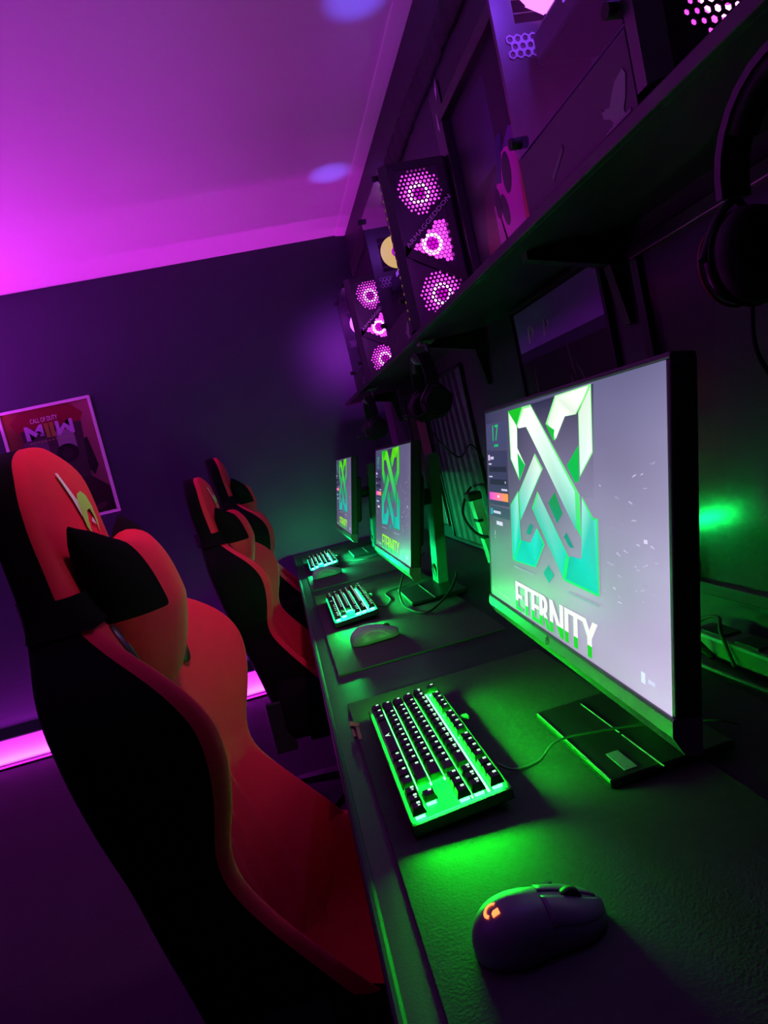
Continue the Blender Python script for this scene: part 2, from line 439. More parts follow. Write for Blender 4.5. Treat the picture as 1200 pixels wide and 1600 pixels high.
    bm = bmesh.new(); cyl(bm, (.03, 0, .11), (.03, 0, .27), .032, n=18); cyl(bm, (.03, 0, .27), (.03, 0, .37), .017, n=14); obj('gas_lift', bm, black, t)
    b = None
    bm = bmesh.new(); cyl(bm, (.03, 0, .085), (.03, 0, .125), .05, .042, n=20); b = obj('base_hub', bm, black, t)
    for k in range(5):
        a = 2*math.pi*k/5+.3; d = Vector((math.cos(a), math.sin(a), 0))
        bm = bmesh.new()
        M = Matrix.Translation((.03, 0, 0)) @ Matrix.Rotation(a, 4, 'Z')
        loft(bm, [[M @ Vector((r, s*wy, z)) for s, z in ((-1, zb), (1, zb), (1, zt), (-1, zt))] for r, wy, zb, zt in ((.03, .026, .085, .12), (.15, .022, .078, .108), (.29, .016, .068, .088))], smooth=False)
        obj('base_leg', bm, black, t)
        bm = bmesh.new(); c = M @ Vector((.285, 0, .032)); sd = M.to_3x3() @ Vector((0, 1, 0))
        for s in (-1, 1): cyl(bm, c+sd*s*.006, c+sd*s*.026, .031, n=18)
        cyl(bm, c+Vector((0, 0, .0)), c+Vector((0, 0, .045)), .008, n=8)
        obj('caster', bm, rubber, t)
    return t
chair = make_chair(); chair.location = (0, .92, 0)
chair['label'] = 'nearest red and black gaming chair, its headrest logo in full view'
c2 = copy_tree(chair); c3 = copy_tree(chair)
def place_chair(c, dx, dy, dz, yaw):
    # the fit turns the chair about x=-.2
    c.location = (-.2+dx+.2*math.cos(yaw), .92+dy+.2*math.sin(yaw), 0); c.rotation_euler = (0, 0, yaw)
    return c
place_chair(c2, .04, 1.35, 0, -.055)['label'] = 'middle red gaming chair, pushed up to the second keyboard'
place_chair(c3, .045, 2.20, 0, .05)['label'] = 'farthest red gaming chair, half hidden behind the middle chair'
# gas lifts at different heights: only what rides on the lift goes up or down
for c, dz in ((c2, -.055), (c3, .035)):
    for ch in c.children:
        if ch.name.split('.')[0] in ('backrest', 'harness_bezel', 'logo', 'logo_stroke', 'neck_pillow', 'seat', 'mechanism', 'gas_lift'): ch.location.z += dz

# ------------------------------------------------------------------ monitors
LOGO = {
'dark':[[0.233, 0.979], [0.749, 0.993], [0.738, 0.603], [0.219, 0.523]],
'D1':[[0.541, 0.608], [0.582, 0.526], [0.548, 0.481], [0.499, 0.561]],
'D2':[[0.372, 0.456], [0.393, 0.447], [0.37, 0.401], [0.338, 0.404]],
'D3':[[0.6, 0.456], [0.638, 0.402], [0.616, 0.399], [0.585, 0.434]],
'D4':[[0.486, 0.297], [0.523, 0.263], [0.487, 0.218], [0.454, 0.253]],
'B2':[[0.227, 0.98], [0.299, 0.977], [0.293, 0.798], [0.35, 0.72], [0.302, 0.646], [0.234, 0.747]],
'B5':[[0.422, 0.769], [0.472, 0.702], [0.297, 0.455], [0.29, 0.587]],
'B5b':[[0.219, 0.523], [0.287, 0.597], [0.292, 0.454], [0.297, 0.37], [0.241, 0.262], [0.222, 0.254]],
'B6':[[0.297, 0.366], [0.369, 0.366], [0.421, 0.443], [0.469, 0.38], [0.403, 0.262], [0.225, 0.25]],
'B7':[[0.432, 0.605], [0.607, 0.366], [0.58, 0.26], [0.39, 0.527]],
'B8':[[0.607, 0.363], [0.676, 0.367], [0.686, 0.603], [0.736, 0.531], [0.757, 0.53], [0.755, 0.256], [0.58, 0.26]],
'B3':[[0.56, 0.99], [0.742, 0.995], [0.713, 0.951], [0.669, 0.901], [0.611, 0.901], [0.552, 0.814], [0.5, 0.887]],
'B4':[[0.742, 0.995], [0.742, 0.758], [0.679, 0.671], [0.68, 0.908]],
'B1':[[0.342, 0.982], [0.404, 0.982], [0.677, 0.606], [0.679, 0.448], [0.363, 0.894], [0.296, 0.893], [0.288, 0.908]],
'G2':[[0.295, 0.777], [0.35, 0.717], [0.302, 0.646]],
'G1':[[0.227, 0.98], [0.342, 0.982], [0.296, 0.903]],
'G3':[[0.5, 0.887], [0.553, 0.856], [0.544, 0.812]],
'G4':[[0.677, 0.788], [0.676, 0.658], [0.657, 0.65], [0.615, 0.714]],
'F1':[[0.236, 0.227], [0.39, 0.23], [0.39, 0.223], [0.236, 0.219]],
'F2':[[0.598, 0.224], [0.754, 0.228], [0.754, 0.219], [0.598, 0.214]],
}
def mixc(a, b, t): return tuple(x+(y-x)*t for x, y in zip(a, b))
def ramp(st, t):
    t = min(max(t, st[0][0]), st[-1][0])
    for (a, ca), (b, cb) in zip(st, st[1:]):
        if t <= b: return mixc(ca, cb, (t-a)/(b-a))
    return st[-1][1]
RAMP1 = [(.2, s2l((0, 190, 185))), (.4, s2l((10, 215, 200))), (.55, s2l((90, 235, 215))), (.66, (.75, 1.1, .95)), (.8, (1.1, 1.25, 1.1)), (1, (1.15, 1.3, 1.1))]
RAMP2 = [(.2, s2l((40, 200, 200))), (.45, s2l((20, 190, 165))), (.6, s2l((30, 200, 90))), (.8, s2l((60, 225, 30))), (1, s2l((110, 240, 20)))]
EDGE1, EDGE2 = s2l((20, 235, 60)), s2l((20, 130, 20))
def make_monitor(label, P, w, h, yaw, tilt, base_x, base_y, neck, first):
    bx = (base_x+.085, base_y, DZ)
    t = thing('monitor', label, 'monitor', bx, (0, 0, 0), 'monitors on the desk')
    X = Vector((math.sin(yaw), -math.cos(yaw), 0)); nrm = Vector((-math.cos(yaw), -math.sin(yaw), 0))
    Y = math.cos(tilt)*Vector((0, 0, 1))-math.sin(tilt)*nrm
    T = frame_T(P, X, Y)                                            # local: x right, y up, z to the viewer, origin at the screen centre
    bm = bmesh.new()
    bz = .007
    box(bm, (0, h/2+bz/2, -.012), (w+2*bz, bz, .026), .002, T); box(bm, (-w/2-bz/2, 0, -.012), (bz, h, .026), .002, T); box(bm, (w/2+bz/2, 0, -.012), (bz, h, .026), .002, T)
    box(bm, (0, 0, -.018), (w+.01, h+.01, .02), .003, T); box(bm, (0, -.02, -.042), (w*.72, h*.62, .034), .012, T)
    obj('housing', bm, black, t, bx)
    bm = bmesh.new()                                                # chin with a bevelled lower lip
    prof = [(-.026, -h/2), (.003, -h/2), (.0045, -h/2-.003), (.0045, -h/2-.018), (-.008, -h/2-.036), (-.026, -h/2-.038)]
    MT = T @ Matrix(((0, 0, 1, 0), (0, 1, 0, 0), (1, 0, 0, 0), (0, 0, 0, 1)))
    prism(bm, prof, -w/2-bz, w/2+bz, MT)
    chin = obj('chin', bm, mat('charcoal_chin', (.11, .11, .115), .42, spec=.4), t, bx)
    for s in ('hp',):
        bm = bmesh.new()
        torus(bm, T @ Vector((-.012, -h/2-.011, .005)), T.to_3x3() @ Vector((0, 0, 1)), .0062, .0005, 20, 4)
        for px, lo, hi in ((-.0148, -.003, .005), (-.0122, -.003, .0015), (-.0110, -.0055, .0015), (-.0086, -.003, .0015)):
            box(bm, (px, -h/2-.011+(lo+hi)/2, .0049), (.0008, hi-lo, .0006), 0, T @ Matrix.Shear('XY', 4, (0, 0)) if False else T)
        box(bm, (-.0135, -h/2-.0098, .0049), (.0026, .0008, .0006), 0, T); box(bm, (-.0097, -h/2-.0098, .0049), (.0026, .0008, .0006), 0, T); box(bm, (-.0097, -h/2-.0138, .0049), (.0026, .0008, .0006), 0, T)
        obj('maker_emblem', bm, mat('grey_emblem', (.25, .25, .26), .3), chin, bx)
    # the lit panel
    S = 1.0
    sm = print_mat('lit_screen', 1.0, .42, .12)
    uv = lambda p: ((p[0]-.5)*w, (p[1]-.5)*h)
    bm = bmesh.new(); cl = bm.loops.layers.float_color.new('col'); NX, NY = 16, 10
    tl, tr, bl, br = (s2l((52, 52, 84)), s2l((112, 110, 150)), s2l((92, 86, 110)), s2l((204, 188, 226))) if first else (s2l((70, 70, 105)), s2l((100, 95, 130)), s2l((85, 80, 105)), s2l((120, 115, 150)))
    rnd = random.Random(3)
    V = [[bm.verts.new(T @ Vector(((i/NX-.5)*w, (j/NY-.5)*h, .0005))) for i in range(NX+1)] for j in range(NY+1)]
    C = [[tuple(c*(1+.10*math.sin(i*.9+j*.7)*math.sin(j*.8-i*.3)) for c in mixc(mixc(bl, br, i/NX), mixc(tl, tr, i/NX), j/NY)) for i in range(NX+1)] for j in range(NY+1)]
    for j in range(NY):
        for i in range(NX):
            f = bm.faces.new((V[j][i], V[j][i+1], V[j+1][i+1], V[j+1][i]))
            for l, (a, b) in zip(f.loops, ((j, i), (j, i+1), (j+1, i+1), (j+1, i))): l[cl] = (*C[a][b], 1)
    me = bpy.data.meshes.new('screen'); bm.to_mesh(me); bm.free(); scr = link('screen', me, sm, t, bx)
    RM, ED = (RAMP1, EDGE1) if first else (RAMP2, EDGE2)
    polys = []; lift = .0008
    for k, pl in LOGO.items():
        lift += .00004
        if k == 'dark':
            dk = s2l((44, 46, 76)) if first else s2l((50, 52, 82))
            polys.append(([uv(p) for p in pl], [dk, dk, mixc(mixc(bl, br, .73), mixc(tl, tr, .73), .6), mixc(mixc(bl, br, .22), mixc(tl, tr, .22), .52)], .0007)); continue
        if k[0] == 'F':
            polys.append(([uv(p) for p in pl], s2l((140, 150, 175)), lift)); continue
        cx = sum(p[0] for p in pl)/len(pl); cy = sum(p[1] for p in pl)/len(pl)
        if k[0] == 'G':
            polys.append(([uv(p) for p in pl], [ramp([(.6, s2l((0, 190, 90))), (1, s2l((20, 200, 20)))], p[1]) for p in pl], lift)); continue
        if k[0] == 'D':
            polys.append(([uv(p) for p in pl], [tuple(c*.55 for c in ramp(RAMP2, p[1])) for p in pl], lift)); continue
        polys.append(([uv(p) for p in pl], [mixc(ED, ramp(RM, p[1]), .25) for p in pl], lift))       # rim
        lift += .00002
        polys.append(([uv((cx+(p[0]-cx)*.90, cy+(p[1]-cy)*.94)) for p in pl], [ramp(RM, p[1]) if i % 3 else tuple(c*.72 for c in ramp(RM, p[1])) for i, p in enumerate(pl)], lift))
    colored_polys('emblem', polys, T, scr, sm, bx)
    me = fit_text('ETERNITY', *[(.237-.5)*w+.0042, (.746-.5)*w-.0042], (.014-.5)*h, (.152-.5)*h)
    # bolder letters: a second outline pass is not needed at this size; colour by height
    bm = bmesh.new(); bm.from_mesh(me); bmesh.ops.triangulate(bm, faces=bm.faces[:])
    bmesh.ops.bisect_plane(bm, geom=bm.verts[:]+bm.edges[:]+bm.faces[:], plane_co=(0, (.058-.5)*h, 0), plane_no=(0, 1, 0))
    bmesh.ops.split_edges(bm, edges=[e for e in bm.edges if abs(e.verts[0].co.y-(.058-.5)*h) < 1e-5 and abs(e.verts[1].co.y-(.058-.5)*h) < 1e-5])
    cl = bm.loops.layers.float_color.new('col')
    top, bot = (s2l((250, 255, 245)), s2l((15, 205, 25))) if first else (s2l((150, 245, 20)), s2l((25, 205, 15)))
    for f in bm.faces:
        c = top if f.calc_center_median().y > (.058-.5)*h else bot
        for l in f.loops: l[cl] = (*c, 1)
    off = .0016
    dup = []
    for dx in (-.0030, -.0015, 0, .0015, .0030):                                   # heavy weight: the strokes laid side by side
        b2 = bm.copy(); bmesh.ops.translate(b2, verts=b2.verts, vec=(dx, 0, off+dx*.01)); dup.append(b2)
    bm2 = bmesh.new(); cl2 = bm2.loops.layers.float_color.new('col')
    for b2 in dup:
        l1 = b2.loops.layers.float_color['col']
        for f in b2.faces:
            nf = bm2.faces.new([bm2.verts.new(T @ v.co) for v in f.verts])
            for a, b in zip(nf.loops, f.loops): a[cl2] = b[l1]
        b2.free()
    bm.free()
    me = bpy.data.meshes.new('lettering'); bm2.to_mesh(me); bm2.free(); link('lettering', me, sm, scr, bx)
    R = lambda u0, u1, v0, v1: [uv((u0, v0)), uv((u1, v0)), uv((u1, v1)), uv((u0, v1))]
    slate = s2l((70, 74, 112)); ink = s2l((38, 38, 62)); wht = s2l((205, 205, 230))
    pk, og = s2l((250, 60, 220)), s2l((255, 165, 40))
    pan = [(R(.007, .204, .802, .941), slate, .0009), (R(.013, .205, .51, .793), s2l((58, 60, 95)), .0009), (R(.02, .206, .445, .50), s2l((62, 66, 100)), .0009),
           (R(.025, .191, .684, .711), ink, .0011), (R(.026, .194, .617, .645), ink, .0011), (R(.018, .2, .534, .575), [pk, og, og, pk], .0011),
           (R(.018, .036, .745, .775), s2l((225, 190, 245)), .0011), (R(.042, .075, .75, .765), wht, .0011), (R(.02, .05, .722, .730), wht, .0011), (R(.02, .055, .655, .662), wht, .0011),
           (R(.14, .195, .588, .598), wht, .0011), (R(.175, .186, .625, .637), wht, .0011), (R(.10, .118, .550, .562), s2l((255, 230, 250)), .0012), (R(.024, .046, .455, .488), s2l((30, 170, 190)), .0011), (R(.052, .125, .464, .478), wht, .0011),
           (R(.08, .14, .405, .425), s2l((220, 220, 245)), .0011), (R(.02, .03, .03, .05), s2l((140, 180, 150)), .0011), (R(.045, .052, .03, .045), s2l((140, 180, 150)), .0011), (R(.08, .11, .03, .045), s2l((140, 180, 150)), .0011), (R(.12, .19, .03, .045), s2l((140, 180, 150)), .0011),
           (R(.907, .921, .045, .080), s2l((225, 235, 255)), .0011), (R(.93, .952, .055, .068), s2l((215, 215, 250)), .0011), (R(.925, .937, .48, .492), s2l((225, 215, 245)), .0011), (R(.06, .064, .345, .37), wht, .0011), (R(.06, .064, .33, .336), wht, .0011)]
    npan = len(pan)
    # drifting flecks of the wallpaper
    for k in range(34):
        a, b = rnd.uniform(.76, .98), rnd.uniform(.25, .72); l_ = rnd.uniform(.004, .02); sl = rnd.uniform(-.5, .6); th = rnd.uniform(.002, .005)
        pan.append(([uv((a, b)), uv((a+l_, b+l_*sl)), uv((a+l_, b+l_*sl+th)), uv((a+l_*.3, b+th*1.4))], mixc(s2l((150, 142, 180)), s2l((225, 215, 245)), rnd.uniform(.1, .7)), .0010))
    for q in pan[:npan]: colored_polys('login_field', [q], T, scr, sm, bx)
    fl = colored_polys('wallpaper_flecks', pan[npan:], T, scr, sm, bx); fl['kind'] = 'stuff'
    me = fit_text('17', *uv((.074, .845)), 0, 0) if False else fit_text('17', uv((.074, 0))[0], uv((.128, 0))[0], uv((0, .845))[1], uv((0, .928))[1])
    color_mesh(me, lambda c: s2l((10, 215, 110))); me.transform(T @ Matrix.Translation((0, 0, .0012))); link('lettering', me, sm, scr, bx)
    colored_polys('caption', [(R(.085, .125, .815, .828), s2l((20, 190, 110)), .0011)], T, scr, sm, bx)
    # stand
    bm = bmesh.new()
    box(bm, (base_x+.085, base_y, DZ+.0095), (.170, .225, .0115), .003); st = obj('stand_base', bm, satin, t, bx)
    bm = bmesh.new(); box(bm, (base_x+.002, base_y-.003, DZ+.0155), (.0016, .216, .0012)); box(bm, (base_x+.069, base_y+.04, DZ+.0155), (.0016, .11, .0012)); box(bm, (base_x+.069, base_y-.07, DZ+.0155), (.0016, .095, .0012))
    obj('edge_highlight', bm, mat('edge_highlight', (.75, .78, .75), .35, .6), st, bx)  # light on the base's edge and seam, put into pale strips
    if first:
        bm = bmesh.new(); box(bm, (base_x+.035, base_y-.078, DZ+.0155), (.017, .046, .001)); obj('sticker', bm, mat('grey_sticker', (.22, .22, .25), .35), st, bx)
    n0, n1 = Vector(neck[0]), Vector(neck[1])
    bm = bmesh.new(); d = n1-n0
    loft(bm, [[n0+d*q+Vector((sx*.016, sy*.036, 0)) for sx, sy in ((-1, 1), (-1, -1), (1, -1), (1, 1))] for q in (0, .33, .66, 1)], smooth=False)
    nk = obj('stand_neck', bm, mat('neck_plastic', (.075, .075, .08), .5), t, bx)
    bm = bmesh.new(); torus(bm, n0+d*.10+Vector((-.017, 0, 0)), (1, 0, 0), .02, .003); obj('cable_ring', bm, dark, nk, bx)
    mid = T @ Vector((0, 0, -.055)); q = (mid.z-n0.z)/d.z
    bm = bmesh.new(); cyl(bm, mid, n0+d*q, .026, n=16); obj('hinge', bm, dark, t, bx)
    return t
make_monitor('nearest and largest lit monitor with a white and teal X emblem over ETERNITY', (.366, .841, 1.066), .598, .336, -.049, .179, .308, .80, ((.455, .84, .76), (.515, .84, 1.16)), True)
make_monitor('middle monitor showing the green X emblem, in front of its tall dark neck', (.342, 1.981, 1.048), .598, .336, .001, .229, .300, 1.89, ((.437, 1.965, .76), (.497, 1.965, 1.165)), False)
make_monitor('farthest monitor showing the green X emblem, nearest the back wall', (.305, 3.069, 1.047), .598, .336, .013, .226, .27, 3.03, ((.40, 3.05, .76), (.46, 3.05, 1.16)), False)

# ------------------------------------------------------------------ mouse pads
padm = mat('woven_black_pad', (.045, .048, .045), .8, spec=.15, vary=.2, scale=90, bump=.10, bscale=300)
pads = [(.30, 1.20, 'textured black desk mat under the nearest keyboard and mouse'), (1.375, 2.30, 'black desk mat under the middle keyboard and mouse'), (2.41, 3.36, 'black desk mat under the farthest keyboard and mouse')]
for i, (y0, y1, lab) in enumerate(pads):
    bm = bmesh.new(); box(bm, (.2375, (y0+y1)/2, DZ+.0017), (.395, y1-y0, .0033), .001)
    o = tag(obj('desk_mat', bm, padm, None, (.2375, (y0+y1)/2, DZ)), lab, 'desk mat', 'desk mats under the keyboards')
    if i == 0:
        for q in ([(0.035, 1.1142), (0.0496, 1.0943), (0.049, 1.0859), (0.0457, 1.0826), (0.0321, 1.0942)] ,
[(0.0339, 1.08), (0.0377, 1.0743), (0.0387, 1.0461), (0.0341, 1.0454)] ,
[(0.0432, 1.0816), (0.0469, 1.0788), (0.0469, 1.0536), (0.0463, 1.0287), (0.0406, 1.0315), (0.0405, 1.0515)] ):
            bm = bmesh.new(); prism(bm, q, DZ+.0030, DZ+.0037); obj('red_mark', bm, mat('red_print', (.30, .03, .05), .6), o, (.2375, (y0+y1)/2, DZ))
PZ = DZ+.0036

# ------------------------------------------------------------------ keyboards
U = .01905
capm = mat('black_keycap', (.012, .012, .014), .4)
def make_keyboard(loc, rz, green, plate_g, label, strength, first):
    tilt = .07
    t = thing('keyboard', label, 'keyboard', loc, (tilt, 0, rz), 'backlit keyboards')
    hsh = [.0]
    LW, LH = 18.25*U, 6.25*U
    ox, oy = -LW/2, -LH/2
    bm = bmesh.new(); box(bm, (0, 0, .0115), (LW+.011, LH+.011, .015), .002); box(bm, (0, -.003, .002), (LW*.9, .1, .005), .001)
    box(bm, (0, -LH/2-.0040, .0195), (LW+.010, .003, .0100), .001); obj('case', bm, black, t)  # raised front lip added to block key light towards the chairs
    pm = mat('key_plate_'+label[:8], (.02, .15, .04), .5, emit=plate_g, strength=strength*.45)
    bm = bmesh.new(); box(bm, (0, 0, .0189), (LW+.003, LH+.003, .0014)); obj('key_plate', bm, pm, t)
    lit = mat('key_light_'+label[:8], (.1, .4, .2), .5, emit=green, strength=strength*75)
    leg = mat('key_legend_'+label[:8], (.3, .5, .4), .5, emit=(.5, 1, .6), strength=1.3)
    keys = []
    def row(y, seq, x=0.0):
        for it in seq:
            if it < 0: x += -it
            else: keys.append((x, y, it)); x += it
    row(5.25, [1, -1, 1, 1, 1, 1, -.5, 1, 1, 1, 1, -.5, 1, 1, 1, 1, -.25, 1, 1, 1])
    row(4, [1]*13+[2, -.25, 1, 1, 1]); row(3, [1.5]+[1]*12+[1.5, -.25, 1, 1, 1])
    row(2, [1.75]+[1]*11+[2.25]); row(1, [2.25]+[1]*10+[2.75, -1.25, 1]); row(0, [1.25]*3+[6.25]+[1.25]*4+[-.25, 1, 1, 1])
    sw = bmesh.new(); cache = {}
    for (x, y, wd) in keys:
        cx, cy = ox+(x+wd/2)*U, oy+(y+.5)*U
        box(sw, (cx, cy, .0214), (.0122, .0122, .0056))
        rowi = int(y)
        key = (wd, rowi)
        if key not in cache:
            b = bmesh.new(); hw, hh = wd*U/2-.0006, U/2-.0006; tw, th = hw-.0022, hh-.0026
            dz = {5: .0100, 4: .0095, 3: .0085, 2: .0078, 1: .0078, 0: .0085}[rowi]
            loft(b, [[Vector((sx*a, sy*c+d, z)) for sx, sy in ((-1, -1), (1, -1), (1, 1), (-1, 1))] for a, c, d, z in ((hw, hh, 0, 0), (hw*.985, hh*.985, 0, .002), (tw, th, .0006, dz), (tw-.0006, th-.0006, .0006, dz+.0004))], smooth=False)
            z = dz+.0007
            if wd > 6:
                for pts in ([(-.006, .004), (0, .001), (.006, .004), (.001, -.002), (-.001, -.002)], [(-.003, -.001), (.003, -.001), (0, -.0045)]):
                    f = b.faces.new([b.verts.new((p[0], p[1], z)) for p in pts]); f.material_index = 1
            else:
                px = -tw+.0034 if wd < 1.6 else -tw+.005
                q = [(px-.0022, .0006), (px+.0022, .0006), (px+.0022, .0050), (px-.0022, .0050)]
                f = b.faces.new([b.verts.new((p[0], p[1], z)) for p in q]); f.material_index = 1
                if rowi == 4 and wd == 1 or x > 14.5:
                    q = [(px+.0044, .0012), (px+.0070, .0012), (px+.0070, .0040), (px+.0044, .0040)]
                    f = b.faces.new([b.verts.new((p[0], p[1], z)) for p in q]); f.material_index = 1
            me = bpy.data.meshes.new('keycap'); b.normal_update(); b.to_mesh(me); b.free(); me.materials.append(capm); me.materials.append(leg); cache[key] = me
        o = bpy.data.objects.new('keycap', cache[key]); COL.objects.link(o); o.parent = t; o.location = (cx, cy, .0256)
    s = obj('switch_light', sw, lit, t); s['kind'] = 'stuff'
    gm_ = mat('row_glow_'+label[:8], (.1, .4, .2), .5, emit=(.30, 1, .55+green[2]), strength=2.4)
    for (yy, x0_, x1_, wd_) in ((1, 0, 15, .0022), (2, 0, 15, .0022), (3, 0, 15, .0022), (4, 0, 18.25, .0022), (5.12, 0, 18.25, .0034)):
        bm = bmesh.new(); box(bm, (ox+(x0_+x1_)/2*U, oy+yy*U, .0203), ((x1_-x0_)*U-.006, wd_, .0014)); obj('row_light', bm, gm_, t)
    for (px, py, ang, L, e) in ((0, LH/2-.0028, 90, LW*.96, 1.7), (LW/2-.0028, 0, 0, LH*.92, .75), (-LW/2+.0028, 0, 180, LH*.92, .5), (0, -LH/2+.0028, -90, LW*.96, .09)):
        d = bpy.data.lights.new('key_led_row', 'AREA'); d.shape = 'RECTANGLE'; d.size = L; d.size_y = .003; d.energy = e*strength/2.2; d.color = (green[0], green[1], green[2]*1.3); d.spread = math.radians(120)
        lo = bpy.data.objects.new('key_led_row', d); COL.objects.link(lo); lo.parent = t; lo.location = (px, py, .0235)
        a_ = math.radians(ang); lo.rotation_euler = Vector((math.cos(a_), math.sin(a_), -.22)).to_track_quat('-Z', 'Y').to_euler()
    bm = bmesh.new(); box(bm, (-.06, LH/2+.012, .010), (.012, .018, .008), .002); obj('cable_plug', bm, mat('lit_plug', (.09, .13, .09), .5), t)
    return t
make_keyboard((.134, .893, PZ+.004), -math.pi/2-.006, (.003, 1, .012), (0, .9, .08), 'nearest keyboard with bright green backlit keys, beside the nearest mouse', 2.2, True)
make_keyboard((.138, 1.935, PZ+.004), -math.pi/2-.006, (.003, 1, .10), (0, .9, .2), 'middle keyboard with green backlit keys, left of the middle monitor', 3.1, False)
make_keyboard((.125, 2.95, PZ+.004), -math.pi/2-.006, (.003, 1, .22), (0, .9, .35), 'farthest small keyboard with turquoise backlit keys by the back wall', 4.0, False)

# ------------------------------------------------------------------ mice
mousem = mat('lavender_grey_plastic', (.12, .115, .15), .42, spec=.4, vary=.04)
mdark = mat('dark_mouse_plastic', (.05, .05, .06), .5)
def m_w(x):   # half width along the body, x -.0625 .. .0625
    t = (x+.0625)/.125
    return .0315*max(0, 1-abs(2*t-1)**3.2)**.5*(1-.10*math.exp(-((t-.55)/.16)**2))+.0003
def m_h(x):
    t = (x+.0625)/.125
    return .006+.0345*max(0, math.sin(math.pi*min(1, t**.62*1.0*.93+.035)))**.85
def m_z(x, y):
    w_ = m_w(x); q = min(1, abs(y)/w_); return .003+m_h(x)*(1-q**2.5)**(1/2.5)
def make_mouse(loc, rz, label, logo, band, mousem=mousem):
    t = thing('mouse', label, 'computer mouse', loc, (0, 0, rz), 'computer mice on the desk mats')
    bm = bmesh.new(); xs = [-.0625+.125*(.5-.5*math.cos(math.pi*i/26)) for i in range(27)]
    rings = []
    for x in xs:
        w_ = m_w(x); r = []
        for k in range(25):
            a = math.pi*k/24; y = -w_*math.cos(a); r.append((x, y, m_z(x, y)))
        r += [(x, w_*.9, .001), (x, -w_*.9, .001)]
        rings.append(r)
    loft(bm, rings); obj('shell', bm, [mousem], t, smooth=True)
    for s in (-1, 1):                                               # main buttons: raised plates either side of the wheel
        bm = bmesh.new(); nx, ny = 10, 6; G = {}
        for lay, off in ((0, -.001), (1, .0012)):
            for i in range(nx+1):
                for j in range(ny+1):
                    x = .006+.052*i/nx; q = .12+.76*j/ny; y = s*m_w(x)*q
                    G[lay, i, j] = bm.verts.new((x, y, m_z(x, y)+off))
        for i in range(nx):
            for j in range(ny):
                for lay in (0, 1): bm.faces.new([G[lay, i, j], G[lay, i+1, j], G[lay, i+1, j+1], G[lay, i, j+1]]).smooth = True
        for i in range(nx):
            for j in (0, ny): bm.faces.new([G[0, i, j], G[0, i+1, j], G[1, i+1, j], G[1, i, j]])
        for j in range(ny):
            for i in (0, nx): bm.faces.new([G[0, i, j], G[0, i, j+1], G[1, i, j+1], G[1, i, j]])
        obj('button', bm, mousem, t)
    bm = bmesh.new(); cyl(bm, (.033, -.0035, m_h(.033)-.001), (.033, .0035, m_h(.033)-.001), .0105, n=20); obj('scroll_wheel', bm, rubber, t)
    bm = bmesh.new()
    for k in range(2):
        x0 = -.012+.022*k
        f = []
        for lay in (0, .0012):
            f.append([Vector((x0+.018*q, m_w(x0+.018*q)*.985, .020+lz)) for q, lz in ((0, 0), (1, 0), (1, .004), (0, .004))])
        loft(bm, [[p+Vector((0, -.001, 0)) for p in f[0]], [p+Vector((0, .0012, 0)) for p in f[0]]], smooth=False)
    obj('side_button', bm, mdark, t)
    if logo:
        def on(pts):
            return [(x, y, m_z(x, y)+.0009) for x, y in pts]
        lm = mat('red_lit_logo', (.5, .05, .02), .4, emit=(1, .13, .03), strength=4)
        bm = bmesh.new(); c = (-.040, -.002); Rr, rr = .0075, .0047          # the lit G: a hooked arc and a block
        A = [(c[0]+Rr*math.cos(a), c[1]+Rr*math.sin(a)) for a in [math.radians(40+i*17) for i in range(12)]]
        B = [(c[0]+rr*math.cos(a), c[1]+rr*math.sin(a)) for a in [math.radians(40+i*17) for i in range(12)]]
        va = [bm.verts.new(p) for p in on(A)]; vb = [bm.verts.new(p) for p in on(B)]
        for i in range(11): bm.faces.new((va[i], va[i+1], vb[i+1], vb[i]))
        bm.faces.new([bm.verts.new(p) for p in on([(c[0]-.001, c[1]-.0078), (c[0]+.0058, c[1]-.0078), (c[0]+.0058, c[1]-.0016), (c[0]+.001, c[1]-.0016), (c[0]-.001, c[1]-.0035)])])
        obj('logo', bm, lm, t)
    if band:
        bm = bmesh.new(); pts = []
        for i in range(24):
            x = -.038+.072*i/23; y = -m_w(x)*(.82+.15*abs((i-11.5)/11.5)**2); pts.append((x, y, m_z(x, y)+.0003))
        tube(bm, pts, .0009, 5, smooth=0); obj('green_glint', bm, mat('green_glint_tint', (.35, .6, .4), .4), t)  # the mouse's green reflection, put into a thin coloured strip
    return t
make_mouse((.1435, .522, PZ), .0, 'nearest grey mouse with a glowing red logo', True, False)
make_mouse((.155, 1.56, PZ), .02, 'middle grey mouse in front of the middle keyboard', False, True, mat('pale_lilac_plastic', (.21, .20, .26), .4))
make_mouse((.122, 2.645, PZ), .05, 'farthest small grey mouse in front of the turquoise keyboard', False, True, mat('pale_lilac_plastic'))

